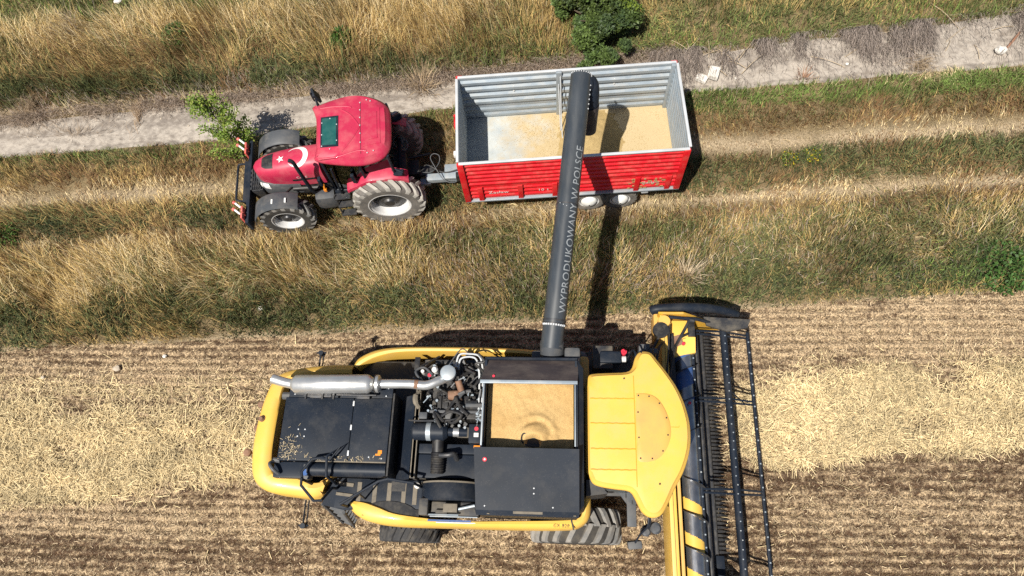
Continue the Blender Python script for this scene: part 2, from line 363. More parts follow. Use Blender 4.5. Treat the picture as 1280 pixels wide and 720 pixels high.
# exhaust
x = C(); x.tube([(-4.72, 2.70, 2.96), (-4.70, 2.70, 2.96), (-4.62, 2.70, 2.96), (-3.34, 2.725, 2.96), (-3.26, 2.725, 2.96), (-3.24, 2.725, 2.96)], [.06, .10, .165, .165, .12, .08], 24)
muf = x.build('muffler', 'silver', combine, 40)
x = C(); x.tube(smooth_path([(-4.68, 2.70, 2.96), (-4.86, 2.735, 2.96), (-5.06, 2.79, 2.97)], 5), .085, 18, False); x.solidify(.006).build('tailpipe', 'silver', muf)
x = C(); x.tube([(-3.24, 2.727, 2.96), (-3.20, 2.73, 2.96), (-3.14, 2.73, 2.96), (-3.10, 2.73, 2.96)], [.10, .155, .155, .09], 20)
x.tube(smooth_path([(-3.12, 2.73, 2.96), (-2.6, 2.735, 2.96), (-2.32, 2.72, 2.94), (-2.12, 2.80, 2.92), (-1.98, 2.88, 2.85), (-1.95, 2.9, 2.7)], 5), .08, 18); x.build('exhaust_pipe', 'silver', muf)
x = C(); x.tube([(-2.515, 2.735, 2.96), (-2.45, 2.73, 2.955)], .084, 18); x.build('heat_stained_band', 'rust', muf)
x = C()
for xx in (-4.3, -3.45):
    x.bx(xx-.12, xx+.12, 2.50, 2.60, 2.735, 2.80, .01); x.tube([(xx-.06, 2.52, 2.76), (xx-.06, 2.66, 2.84)], .02, 6); x.tube([(xx+.06, 2.52, 2.76), (xx+.06, 2.66, 2.84)], .02, 6)
x.bx(-4.66, -3.2, 2.54, 2.57, 2.80, 2.85, .01); x.bx(-4.5, -4.0, 2.50, 2.62, 2.84, 2.87, .01)
for xx in (-4.45, -4.15, -3.95): x.bx(xx-.015, xx+.015, 2.46, 2.64, 2.85, 2.90)
x.build('muffler_bracket', 'darksteel', muf)
x = C(); x.tube([(-3.21, 2.727, 2.96), (-3.19, 2.727, 2.96)], .16, 20); x.build('clamp_ring', 'dark', muf)

# engine bay
x = C(); x.bx(-2.55, -1.30, 1.15, 3.42, 1.98, 2.06); x.bx(-2.55, -2.50, 1.2, 2.9, 2.05, 2.5)
x.build('engine_deck', 'black_dusty', combine)
x = C(); x.bx(-2.2, -1.38, 2.22, 2.72, 2.05, 2.52, .03); x.bx(-2.1, -1.5, 2.3, 2.62, 2.52, 2.64, .03)
for i in range(6): x.bx(-2.14+.12*i, -2.07+.12*i, 2.32, 2.60, 2.64, 2.68, .01)
eng = x.build('engine_block', 'dark', combine)
x = C(); x.tube([(-1.93, 2.93, 2.70), (-1.93, 2.93, 2.98)], [.06, .06], 16); x.tube([(-1.93, 2.93, 2.94), (-1.93, 2.93, 2.96), (-1.93, 2.93, 3.04), (-1.93, 2.93, 3.055)], [.10, .135, .135, .11], 28); x.build('precleaner_cap', 'galv', eng)
x = C(); x.tube([(-2.2, 3.03, 2.6), (-2.2, 3.03, 2.86), (-2.2, 3.03, 2.9)], [.05, .055, .03], 16); x.tube([(-2.42, 3.0, 2.6), (-2.42, 3.0, 2.84)], [.035, .03], 12); x.build('breather_cap', 'white', eng)
x = C(); x.tube([(-1.82, 2.66, 2.7), (-1.76, 2.5, 2.7)], .07, 14); x.tube([(-1.95, 2.6, 2.68), (-1.72, 2.62, 2.68)], .09, 16); x.tube([(-1.78, 2.85, 2.8), (-1.72, 2.68, 2.72)], .06, 12); x.build('turbocharger', 'rust', eng)
x = C(); x.tube([(-1.62, 2.43, 2.72), (-1.42, 2.43, 2.72)], .09, 18); x.build('alternator', 'darksteel', eng)
x = C(); x.bx(-1.62, -1.30, 2.38, 2.44, 2.78, 2.84, .01); x.bx(-2.25, -1.32, 2.28, 2.33, 2.72, 2.77, .01); x.bx(-2.45, -2.3, 2.18, 2.30, 2.5, 2.72, .02); x.bx(-2.2, -2.06, 2.2, 2.32, 2.55, 2.74, .02); x.bx(-1.98, -1.86, 2.18, 2.4, 2.6, 2.75, .02)
x.build('engine_bracket', 'plastic', eng)
rs_ = random.Random(3)
for i in range(22):     # hoses and fuel lines over the engine
    p = Vector((rs_.uniform(-2.3, -1.4), rs_.uniform(2.05, 3.1), rs_.uniform(2.55, 2.8))); pts = [p]
    for k in range(4): pts.append(pts[-1] + Vector((rs_.uniform(-.2, .2), rs_.uniform(-.22, .22), rs_.uniform(-.06, .06))))
    x = C(); x.tube(smooth_path(pts, 4), rs_.choice((.012, .016, .022, .03)), 7); x.build('hose', rs_.choice(('dark', 'plastic', 'darksteel', 'dark')), eng)
x = C()
for i in range(95):
    px, py = rs_.uniform(-2.35, -1.33), rs_.uniform(2.0, 3.25); s_ = rs_.uniform(.02, .10)
    x.box((px, py, rs_.uniform(2.3, 2.72)), (s_, s_*rs_.uniform(.4, 1.4), rs_.uniform(.04, .15)), (rs_.uniform(-.4, .4), rs_.uniform(-.4, .4), rs_.uniform(0, 3)), .008, 1)
build_each(x, 'engine_fitting', 'dark', eng)
x = C()
for i in range(60):
    px, py = rs_.uniform(-2.35, -1.33), rs_.uniform(2.05, 3.2); z = rs_.uniform(2.6, 2.80); r_ = rs_.uniform(.010, .03)
    x.tube([(px, py, z-.1), (px, py, z)], r_, 8)
    if i % 3 == 0: x.tube([(px, py, z), (px+rs_.uniform(-.16, .16), py+rs_.uniform(-.16, .16), z)], .010, 6)
build_each(x, 'pipe_fitting', 'galv', eng)
for pts in (((-1.85, 3.12, 2.7), (-1.78, 3.3, 2.85), (-1.6, 3.32, 2.86), (-1.42, 3.28, 2.86), (-1.36, 3.1, 2.8), (-1.36, 2.8, 2.6)), ((-1.80, 3.08, 2.7), (-1.74, 3.24, 2.84), (-1.5, 3.25, 2.85), (-1.42, 3.05, 2.8), (-1.42, 2.75, 2.6))):
    x = C(); x.tube(smooth_path(pts, 5), .017, 8); x.build('coolant_pipe', 'galv_light', eng)
for xx in (-1.40, -1.345): 
    x = C(); x.tube([(xx, 2.75, 2.55), (xx, 2.55, 2.75), (xx, 2.35, 2.75)], .016, 8); x.build('coolant_pipe', 'galv_light', eng)
x = C(); x.tube(smooth_path([(-2.62, 2.17, 2.6), (-2.6, 2.15, 2.72), (-2.4, 2.14, 2.74), (-1.9, 2.16, 2.74), (-1.72, 2.24, 2.7), (-1.6, 2.35, 2.66)], 5), .016, 8); x.build('guard_rail', 'darksteel', combine)
x = C(); x.bx(-2.46, -2.2, 2.9, 3.05, 2.5, 2.72, .02); x.build('control_box', 'dark', eng)
x = C(); x.tube([(-2.31, 2.96, 2.72), (-2.31, 2.96, 2.727)], .035, 14); x.tube([(-1.42, 2.02, 2.745), (-1.42, 2.02, 2.752)], .036, 14); x.build('warning_sticker', 'sticker_red', eng)
x = C(); x.bx(-1.55, -1.33, 1.78, 2.1, 2.45, 2.745, .015); x.build('control_box', 'black', eng)
x = C(); x.bx(-1.46, -1.38, 1.88, 1.95, 2.745, 2.75); x.build('data_plate', 'white', eng)
x = C(); x.bx(-1.47, -1.34, 1.71, 1.76, 2.5, 2.62, .01); x.build('fuse_cover', 'orange', eng)
# air filter with intake hose
x = C(); x.tube([(-2.55, 1.98, 2.62), (-2.52, 1.98, 2.62), (-2.0, 1.98, 2.62), (-1.93, 1.98, 2.62)], [.12, .155, .155, .10], 26); x.tube([(-1.94, 1.98, 2.62), (-1.60, 1.98, 2.58)], .075, 16)
af = x.build('air_filter', 'black', combine)
x = C(); x.tube([(-2.30, 1.98, 2.62), (-2.22, 1.98, 2.62)], .160, 26); x.build('filter_strap', 'galv', af)
x = C(); x.tube([(-1.84, 1.98, 2.61), (-1.74, 1.98, 2.60)], .083, 16); x.build('hose_clamp', 'silver', af)
x = C(); pts = [(-2.1, 1.95-.02*i, 2.58-.004*i) for i in range(0, 34)]; x.tube(pts, [.105 if i < 16 else (.112 if i % 2 else .122) for i in range(34)], 18); x.build('intake_hose', 'dark', af)
x = C(); x.tube(smooth_path([(-2.05, 1.58, 2.6), (-1.9, 1.58, 2.64), (-1.8, 1.60, 2.62), (-1.76, 1.52, 2.5)], 4), .045, 10); x.build('intake_elbow', 'darksteel', af)
x = C(); x.bx(-2.46, -1.32, 1.22, 1.62, 2.2, 2.40, .02); x.bx(-2.46, -1.32, 1.63, 1.80, 2.2, 2.42, .02); x.build('battery_cover', 'black', combine)
x = C(); x.bx(-2.57, -2.48, 1.2, 2.75, 2.42, 2.50, .01); x.build('worn_sill', 'strip', combine)
x = C(); x.tube(smooth_path([(-2.50, 2.72, 2.50), (-2.56, 2.62, 2.55), (-2.55, 2.5, 2.55), (-2.5, 2.42, 2.5)], 4), [.03]*4+[.055]*5+[.045]*4, 8); x.build('rag', 'strip', combine)
x = C(); x.tube([(-2.65, 3.3, 2.0), (-2.65, 2.95, 2.35)], .03, 8); x.bx(-2.70, -2.60, 3.0, 3.42, 2.2, 2.26, .01); x.tube([(-2.35, 3.4, 2.1), (-2.5, 3.1, 2.5)], .03, 8); x.tube([(-2.25, 3.45, 2.2), (-2.55, 3.2, 2.4)], .02, 8); x.bx(-2.3, -1.4, 3.28, 3.36, 2.1, 2.3, .01); x.build('support_frame', 'dark', combine)
x = C(); x.bx(-3.75, -2.2, 2.95, 3.4, 1.4, 2.0, .05); x.build('inner_housing', 'dark', combine)

# rotary dust screen, walkway, steps, rails
x = C(); x.lathe([(-.08, .02), (-.08, .52), (-.05, .55), (.0, .55), (.20, .55), (.24, .53), (.24, .50), (.2, .48)], (-1.86, .93, 2.06), 'Y', 44)
ds = x.build('dust_screen_drum', 'black', combine)
x = C(); x.lathe([(.205, .552), (.205, .566), (.232, .566), (.232, .552)], (-1.86, .93, 2.06), 'Y', 44); x.build('drum_rim', 'strip', ds)
x = C(); x.bx(-2.38, -2.22, .60, .88, 2.0, 2.45, .03); x.bx(-2.2, -1.36, .60, .84, 2.0, 2.30, .03); x.bx(-2.1, -1.9, .6, .70, 2.3, 2.36, .01); x.build('screen_housing', 'black_dusty', combine)
x = C(); x.bx(-2.2, -1.38, .585, .60, 2.30, 2.33); x.tube([(-1.8, .70, 2.34), (-1.42, .78, 2.42)], .025, 8); x.tube([(-2.25, .62, 2.36), (-1.7, .62, 2.38)], .014, 6); x.build('screen_brace', 'galv', combine)
x = C(); x.bx(-1.96, -1.72, .66, .80, 2.30, 2.44, .01); x.build('gear_cover', 'strip', combine)
w = C(); w.bx(-3.95, -1.35, .70, 1.19, 2.08, 2.14, .008); w.prism([(-4.06, 1.20), (-4.17, .74), (-3.76, .66), (-3.35, .70), (-3.35, 1.20)], 2.085, 2.135)
w.m = 1
for xx in (-3.56, -3.28, -3.02, -2.76, -2.56): w.bx(xx, xx+.075, .78, 1.14, 2.14, 2.147)
w.box((-3.80, 1.10, 2.15), (.34, .06, .02), (0, 0, -.1)); w.box((-3.78, .92, 2.15), (.3, .05, .02), (0, 0, -.1))
wk = w.build('walkway', ['black', 'strip'], combine)
w = C(); w.bx(-2.95, -2.70, 1.0, 1.17, 2.14, 2.15)
for i in range(4):
    for j in range(3): w.bx(-2.935+.06*i, -2.895+.06*i, 1.015+.05*j, 1.05+.05*j, 2.15, 2.1515)
w.build('grate', 'dark', wk)
w = C(); w.tube([(-2.48, 1.10, 2.14), (-2.48, 1.10, 2.22)], .05, 14); w.tube([(-2.48, 1.10, 2.22), (-2.48, 1.10, 2.235)], [.05, .03], 14); w.build('tank_cap', 'white', combine)
sd = Vector((.80, -.60, 0)); 
st_ = C(); LA, LB = Vector((-4.20, .76, 1.9)), Vector((-3.80, .63, 1.9)); dn = Vector((-.17, -.19, -1.25)); n_ = Vector((.05, .14, 0))
for i in range(6):
    p = LA + dn*(i/5) + Vector((.035*i, -.012*i, 0)); q = LB + dn*(i/5)
    st_.rings([[p, q, q+n_, p+n_], [a+Vector((0, 0, .04)) for a in (p, q, q+n_, p+n_)]])
for a_, b_ in ((LA, LA+dn+Vector((.17, -.06, 0))), (LB, LB+dn)): st_.tube([a_+Vector((0, 0, .1)), b_], .03, 8)
st_.build('step_ladder', 'plastic', combine)
def rail(pts, r=.025, nm='handrail', n=3):
    x = C(); x.tube(smooth_path(pts, n) if n else pts, r, 8); x.build(nm, 'black', combine)
rail([(-4.30, 1.06, 2.3), (-4.33, 1.10, 2.82), (-4.33, 1.22, 2.9), (-4.18, 1.43, 2.9), (-4.0, 1.46, 2.9), (-3.87, 1.41, 2.9), (-3.71, 1.63, 2.95), (-3.92, 1.48, 2.93), (-3.91, 1.16, 2.86), (-3.95, 1.1, 2.15)], .025, n=0)
rail([(-4.33, 1.12, 2.86), (-4.33, 1.0, 2.84), (-4.09, .76, 2.8), (-3.97, .77, 2.78), (-3.90, 1.0, 2.5), (-3.93, 1.02, 2.15)], .025, n=0)
rail([(-3.70, .72, 2.14), (-3.64, .72, 2.78), (-3.02, 1.10, 2.82), (-2.86, 1.14, 2.82), (-2.44, 1.09, 2.78), (-2.40, 1.08, 2.2)], .025, n=0)
rail([(-3.40, .86, 2.14), (-3.34, .89, 2.78)], .016, n=0)
e = C(); rs = []
for t in np.linspace(0, 1, 12): rs.append([(-3.42+1.0*t, .60, 2.16), (-3.42+1.0*t, .58 + .0*t, 2.18), (-3.40+1.0*t, (.70+.13*math.sin(PI*min(1, t*1.15))**.5), 2.16)])
e.rings(rs, False, False); e.solidify(.01).build('panel_liner', 'dark', combine)

# grain tank
g = C(); X0, X1, Y0, Y1 = -1.27, .30, .60, 3.16
TZ = 3.36
for (xa, xb, ya, yb) in ((X0, X0+.04, Y0+.03, Y1-.03), (X1-.04, X1, Y0+.03, Y1-.03), (X0, X1, Y0, Y0+.04), (X0, X1, Y1-.04, Y1)): g.bx(xa, xb, ya, yb, 2.0, TZ-.12)
g.bx(X0+.03, X1-.03, Y0+.03, Y1-.03, 2.05, 2.1)
g.rings([[(X1+.01, .66, 2.2), (X1+.01, 3.1, 2.2), (X1+.01, 3.1, TZ-.06), (X1+.01, .66, TZ-.06)], [(X1+.13, .74, 2.2), (X1+.13, 3.02, 2.2), (X1+.10, 2.98, TZ-.14), (X1+.10, .78, TZ-.14)]])
tank = g.build('grain_tank', 'black', combine)
def plate(nm, p, mat, th=.03, bev=0):
    x = C(); V = [Vector(q) for q in p]; n = (V[1]-V[0]).cross(V[2]-V[0]).normalized()
    if n.z < 0: n = -n
    x.rings([[q-n*th for q in V], V]); return x.build(nm, mat, tank)
lidN = plate('tank_lid', [(-1.30, 2.735, TZ+.02), (.30, 2.735, TZ+.02), (.34, 3.20, TZ-.22), (-1.24, 3.20, TZ-.22)], 'black_lid')
plate('tank_lid', [(-1.36, 1.61, TZ+.10), (.32, 1.61, TZ+.10), (.32, .66, TZ-.02), (-1.30, .66, TZ-.02)], 'black')
plate('lid_edge', [(-1.31, .66, TZ-.02), (.33, .66, TZ-.02), (.31, .585, TZ-.07), (-1.29, .585, TZ-.07)], 'black')
x = C(); x.bx(-1.32, .30, 2.675, 2.73, TZ-.02, TZ+.03, .006); x.build('tank_frame', 'galv', tank)
x = C(); x.bx(-1.272, -1.245, 1.62, 2.67, TZ-.03, TZ+.015, .004); x.bx(.250, .268, 1.66, 2.67, TZ-.03, TZ+.015, .004); x.build('tank_frame', 'galv', tank)
x = C(); x.bx(.27, .305, 1.62, 2.72, TZ-.1, TZ-.01, .005); x.build('tank_edge', 'black', tank)
x = C()
for xx in (-1.1, .25): x.bx(xx-.02, xx+.02, .60, .615, TZ-.06, TZ-.03)
x.bx(-.71, -.25, .615, .66, TZ-.055, TZ-.025); x.build('lid_chaff', 'strip', tank)
x = C()
for px, py in ((-.39, 1.0), (-.39, .92), (-.09, .72), (-1.16, .72)): 
    zz = TZ-.02+(py-.66)/.95*.12; x.tube([(px, py, zz), (px, py, zz+.006)], .012, 8)
build_each(x, 'bolt', 'galv_light', tank)
x = C(); x.tube([(-1.18, 1.42, TZ+.08), (-1.18, 1.42, TZ+.088)], .035, 16); x.tube([(-1.1, 2.80, TZ-.005), (-1.1, 2.80, TZ+.003)], .022, 16); x.build('warning_sticker', 'sticker_red', tank)
x = C(); x.tube([(-1.18, 1.42, TZ+.089), (-1.18, 1.42, TZ+.091)], .016, 10); x.build('sticker_symbol', 'white', tank)
x = C(); x.tube([(-.42, 1.74, 2.4), (-.40, 1.78, 3.02)], [.14, .14], 16); x.bx(-.60, -.32, 1.69, 1.74, 2.4, 3.06); x.build('fill_auger', 'dark', tank)
x = C(); x.tube(smooth_path([(-.58, 1.72, 3.05), (-.62, 1.80, 3.1), (-.60, 1.88, 3.12), (-.54, 1.90, 3.12)], 4), .014, 6); x.build('fill_spout', 'dark', tank)

# unloading auger
A0 = Vector((-.13, 3.50, 3.06)); A1 = Vector((.375, 8.28, 4.20)); ad = (A1-A0).normalized(); RA = .195
u = C(); u.tube([A0-ad*.12, A0+ad*.02, A1], RA, 40); tubeo = u.build('unloading_auger', 'tube_grey', combine, 40)
e = C()
for t_ in (.30, .36): e.tube([A0+ad*t_, A0+ad*(t_+.03)], RA+.012, 40)
e.tube([A0+ad*2.45, A0+ad*2.47], RA+.006, 40); e.build('tube_flange', 'darksteel', tubeo)
side = ad.cross(Vector((0, 0, 1))).normalized(); upv = side.cross(ad)
e = C()
for t_ in [.33]*9 + [2.46]*5:
    pass
for k in range(-5, 6):
    a = k*.22
    for t_ in (.29, ): e.box(A0+ad*t_+(side*math.sin(a)+upv*math.cos(a))*(RA+.006), (.03, .03, .025))
    e.box(A1-ad*.02+(side*math.sin(a)+upv*math.cos(a))*(RA+.006), (.018, .018, .012))
for k in range(8): e.box(A1-ad*(.04+.09*k)+side*(RA+.002)*.96+upv*.06, (.018, .018, .018))
for k in range(3): e.box(A0+ad*(2.40+.02*k)+upv*RA*.99-side*.06*k, (.012, .012, .012))
build_each(e, 'flange_bolt', 'galv_light', tubeo)
e = C(); el = [A1-ad*.26+Vector((0, 0, -.04)), A1-ad*.17+side*.05+Vector((0, 0, -.06)), A1-ad*.08+side*.12+Vector((0, 0, -.10)), A1-ad*.10+side*.18+Vector((0, 0, -.18)), A1-ad*.22+side*.20+Vector((0, 0, -.36)), A1-ad*.30+side*.20+Vector((0, 0, -.5))]
e.tube(smooth_path(el, 5), [.185]*10+[.165]*16, 28); e.build('spout_elbow', 'black', tubeo, 50)
e = C(); bt = [A1-ad*.28+side*.20+Vector((0, 0, -.44)), A1-ad*.36+side*.20+Vector((0, 0, -.68)), A1-ad*.46+side*.20+Vector((0, 0, -.98))]
e.tube(bt, [.18, .172, .165], 28, False); e.solidify(.01).build('spout_boot', 'black_lid', tubeo)
e = C(); e.tube([A1+ad*.01, A1+ad*.06+Vector((0, 0, .05))], .025, 8); e.build('spout_lamp', 'dark', tubeo)
# lettering wrapped round the tube, reading away from the machine
bm = text_bm('WYPRODUKOWANY W POLSCE', .20, 1.06)
xs = [v.co.x for v in bm.verts]; ys = [v.co.y for v in bm.verts]; L0, L1 = min(xs), max(xs)
for y in np.linspace(0, .15, 9)[1:-1]:
    bmesh.ops.bisect_plane(bm, geom=bm.verts[:]+bm.edges[:]+bm.faces[:], plane_co=(0, y, 0), plane_no=(0, 1, 0))
span = 3.02; k = span/(L1-L0)
for v in bm.verts:
    t_ = .50 + (v.co.x-L0)*k; a = R(39) - (v.co.y-.07)/RA     # text top faces west
    v.co = A0 + ad*t_ + (side*math.sin(a)+upv*math.cos(a))*(RA+.004)
mb = C(); mb.add(bm); mb.build('tube_lettering', 'letters', tubeo, smooth=False)
e = C(); e.tube([(-.13, 3.1, 2.7), (-.13, 3.38, 2.95), A0], .21, 24); e.bx(.08, .36, 3.1, 3.40, 2.3, 3.10, .06); e.bx(-.5, .3, 3.1, 3.45, 2.1, 2.7, .05); e.build('auger_pivot', 'plastic', combine)

# cab roof
out = [(.42, 2.62), (.47, 2.80), (.55, 2.855), (.80, 2.875), (1.10, 2.895), (1.20, 2.97), (1.25, 3.13), (1.32, 3.23), (1.42, 3.255), (1.53, 3.22), (1.62, 3.10), (1.75, 2.92), (1.90, 2.68), (2.01, 2.42), (2.075, 2.15), (2.09, 1.95), (2.075, 1.72), (2.02, 1.50), (1.93, 1.28), (1.80, 1.06), (1.70, .86), (1.60, .69), (1.50, .62), (1.38, .62), (1.27, .70), (1.19, .86), (1.10, .99), (.88, 1.02), (.66, 1.05), (.53, 1.10), (.47, 1.22), (.42, 1.40)]
KR = 1.042
op = [Vector((p[0]*KR, p[1]*KR, 0)) for p in smooth_path([(a, b, 0) for a, b in out] + [(out[0][0], out[0][1], 0)], 3)[:-1]]
def inset(poly, d):
    n = len(poly); res = []
    for i in range(n):
        a, b, c = poly[i-1], poly[i], poly[(i+1) % n]
        t1 = (b-a).normalized(); t2 = (c-b).normalized(); nrm = (Vector((-t1.y, t1.x, 0))+Vector((-t2.y, t2.x, 0)))
        nrm = nrm.normalized() if nrm.length > 1e-6 else Vector((-t1.y, t1.x, 0)); res.append(b + nrm*d)
    return res
area = sum(op[i-1].x*op[i].y-op[i].x*op[i-1].y for i in range(len(op)))
sg = 1 if area > 0 else -1
cc = Vector((1.25*KR, 1.94*KR, 0))
RZ = 2.95
def roofz(p):
    d = (p-cc); return .10*(1-min(1, (d.x/1.1)**2*.6+(d.y/1.5)**2*.6))
rg = []
for d_, z_ in ((.06, -.20), (.0, -.13), (.0, -.05), (.012, -.02), (.035, -.005), (.07, .0)):
    rg.append([Vector((p.x, p.y, RZ+z_)) for p in inset(op, sg*d_)])
base = inset(op, sg*.07)
for f_ in (.86, .68, .45, .2, .03):
    rg.append([Vector((cc.x+(p.x-cc.x)*f_, cc.y+(p.y-cc.y)*f_, RZ+roofz(cc+(p-cc)*f_)-roofz(p)*.0-.0)) for p in base])
for p in rg[5]: p.z = RZ + roofz(p)*.9
mb = C(); mb.rings(rg); roof = mb.build('cab_roof', 'yellow', combine, 50)
def on_roof(x, y, d=.004):
    x, y = x*KR, y*KR
    return Vector((x, y, RZ+roofz(Vector((x, y, 0)))+d))
hp = smooth_path([(1.235, 2.50, 0), (1.42, 2.50, 0), (1.58, 2.42, 0), (1.70, 2.22, 0), (1.76, 1.96, 0), (1.72, 1.72, 0), (1.60, 1.53, 0), (1.44, 1.44, 0), (1.235, 1.45, 0), (1.225, 1.75, 0), (1.22, 2.0, 0), (1.225, 2.3, 0), (1.235, 2.50, 0)], 4)[:-1]
mb = C(); hc = Vector((1.46, 1.97, 0)); rs = []
for f_, dz in ((1.0, -.03), (1.0, .012), (.97, .018), (.7, .018), (.35, .018), (.02, .018)): rs.append([on_roof(hc.x+(p.x-hc.x)*f_, hc.y+(p.y-hc.y)*f_, dz) for p in hp])
mb.rings(rs); mb.build('roof_hatch', 'yellow_dull', roof, 40)
mb = C()
for (x, y) in ((1.27, 2.47), (1.44, 2.46), (1.60, 2.35), (1.70, 2.12), (1.71, 1.85), (1.62, 1.60), (1.45, 1.48), (1.27, 1.48), (1.255, 1.8), (1.255, 2.2), (1.05, 2.75), (1.55, 1.1)): mb.box(on_roof(x, y, .02), (.022, .022, .014))
build_each(mb, 'bolt', 'dark', roof)
def seam(pts, nm='roof_seam', r=.006, mat='yellow_bare'):
    mb = C(); mb.tube([on_roof(*p, .0) for p in pts], r, 6); mb.build(nm, mat, roof)
for y in (2.42, 2.02, 1.62, 1.30): seam([(.50+.02*i, y+.003*math.sin(i), ) for i in range(36)], r=.011)
seam([(1.205, 2.80-.05*i) for i in range(36)], r=.008)
seam([(1.9, 2.0-.0*i) if i == 0 else (1.77+.03*(5-i), 1.98) for i in range(6)], r=.006)

# cab
c = C(); c.prism([(.62, 1.12), (1.45, 1.1), (1.72, 1.4), (1.82, 1.95), (1.72, 2.5), (1.45, 2.8), (.62, 2.78)], 1.75, 2.80); c.build('cab_glass', 'glass', combine)
c = C(); c.bx(.75, 1.2, 1.7, 2.2, 1.75, 2.3, .08); c.bx(.72, .86, 1.7, 2.2, 2.2, 2.85, .06); c.build('driver_seat', 'trim', combine)
c = C()
for x, y in ((.62, 1.12), (.62, 2.78), (1.46, 1.1), (1.46, 2.8)): c.tube([(x, y, 1.75), (x, y, 2.82)], .04, 8)
c.bx(.55, 1.8, 1.05, 2.85, 1.62, 1.75, .03); c.build('cab_frame', 'dark', combine)
# north platform with ladder, extinguisher, mirror and lamps
c = C(); c.bx(.55, 1.35, 2.9, 3.72, 1.70, 1.76, .01); c.bx(.62, 1.0, 3.3, 3.75, 1.76, 2.05, .03)
for i in range(7): c.bx(.62+.1*i, .66+.1*i, 2.95, 3.25, 1.76, 1.775)
c.build('cab_platform', 'black_dusty', combine)
c = C(); c.bx(.75, 1.15, 3.40, 3.62, 1.95, 2.12, .03); c.build('tool_box', 'black', combine)
c = C(); c.tube([(1.16, 3.50, 2.0), (1.24, 3.5, 2.0)], .06, 12); c.build('work_lamp', 'lens', combine)
c = C(); c.tube([(1.20, 3.62, 1.75), (1.20, 3.62, 2.08)], .055, 14); c.tube([(1.20, 3.62, 2.08), (1.20, 3.62, 2.14)], .022, 10); c.build('fire_extinguisher', 'sticker_red', combine)
rail([(1.36, 2.95, 1.75), (1.36, 3.05, 2.6), (1.34, 3.25, 2.85), (1.30, 3.45, 2.8), (1.28, 3.5, 2.3), (1.28, 3.5, 1.76)], .018)
rail([(1.42, 2.98, 1.75), (1.42, 3.08, 2.6), (1.42, 3.3, 2.9), (1.42, 3.42, 2.8), (1.42, 3.42, 1.76)], .016)
def mirror(p, arm, size=(.14, .05, .22), rz=0):
    x = C(); x.tube(smooth_path(arm, 4), .016, 7); o = x.build('mirror_arm', 'black', combine)
    x = C(); x.box(p, size, (0.15, 0, rz), .03); x.build('mirror', 'plastic', o)
mirror((1.56, 3.66, 2.15), [(1.50, 3.2, 2.75), (1.52, 3.5, 2.7), (1.54, 3.62, 2.6), (1.56, 3.66, 2.25)], (.20, .16, .24))
mirror((1.72, 3.6, 2.2), [(1.58, 3.2, 2.75), (1.66, 3.45, 2.6), (1.7, 3.58, 2.35)], (.16, .1, .2))
mirror((1.27, .24, 2.2), [(1.45, .72, 2.78), (1.44, .52, 2.7), (1.34, .40, 2.5), (1.27, .27, 2.32)], (.24, .13, .16), .1)
x = C(); x.tube([(1.46, .72, 2.8), (1.48, .60, 2.7), (1.48, .5, 2.5)], .022, 7); x.tube([(1.40, .52, 2.35), (1.5, .56, 2.42), (1.62, .50, 2.4)], .02, 6); wl = x.build('lamp_bracket', 'black', combine)
for (px, py, r_) in ((1.42, .44, .075), (1.58, .50, .095)):
    x = C(); x.tube([(px, py, 2.3), (px, py+.01, 2.36), (px+.03, py, 2.43), (px+.03, py, 2.45)], [r_*.6, r_, r_, r_*.6], 18); x.build('work_lamp', 'plastic', wl)
x = C(); x.bx(1.20, 1.36, .54, 1.25, 1.72, 1.78, .01); x.prism([(.95, 1.25), (1.2, 1.25), (1.2, .92)], 1.72, 1.775); x.bx(1.34, 1.365, .55, 1.2, 1.60, 1.75, .005); fb = x.build('fender_bracket', 'plastic', combine)
x = C()
for px, py in ((1.13, 1.14), (1.19, 1.06), (1.3, 1.15), (1.3, .95)): x.bx(px-.012, px+.012, py-.035, py+.035, 1.775, 1.781)
build_each(x, 'bracket_slot', 'dark', fb)
x = C(); x.rings([[(.45, 1.2, 2.9), (.62, 1.2, 2.9), (.62, 1.2, 1.9), (.45, 1.2, 1.9)], [(.45, .95, 2.8), (.8, 1.0, 2.8), (.8, 1.0, 1.9), (.45, .95, 1.9)]]); x.build('cab_bulkhead', 'dark', combine)

# wheels
for sd, y in ((-1, .56), (1, 3.44)): wheel_parts(combine, (.32, y, .86), .86, .62, .42, sd, 20, .06, ('tyre_dirty', 'lug_dusty'), 'yellow_bare', CO, .55)
for sd, y in ((-1, .42), (1, 3.5)): wheel_parts(combine, (-2.86, y, .60), .60, .46, .30, sd, 20, .04, 'tyre_dark', 'yellow_bare', CO, .55)

# ---------------------------------------------------------------- header (part of the machine)
class HMB(MB):
    def build(s, *a, **k):
        for v in s.bm.verts: v.co = Vector((v.co.x*HK, v.co.y*HK, v.co.z+HL_))
        return MB.build(s, *a, **k)
HL_ = .32; HK = 1-HL_/13.7
def build_each_h(x, *a):
    for v in x.bm.verts: v.co = Vector((v.co.x*HK, v.co.y*HK, v.co.z+HL_))
    return build_each(x, *a)
def HB(): return HMB(CO)
hb = HB(); hb.bx(2.02, 2.12, -.60, 4.66, .35, 1.12, .02); hb.bx(2.02, 2.16, -.60, 4.66, 1.12, 1.24, .03)
header = hb.build('header', 'yellow', combine)
x = HB(); x.bx(2.21, 2.27, -.58, 4.62, 1.0, 1.1, .01); x.build('header_beam', 'yellow_dull', header)
x = HB(); x.bx(2.092, 2.10, -.58, 4.6, 1.238, 1.244); x.bx(2.12, 2.2, -.58, 4.6, .9, 1.0); x.build('beam_seam', 'dark', header)
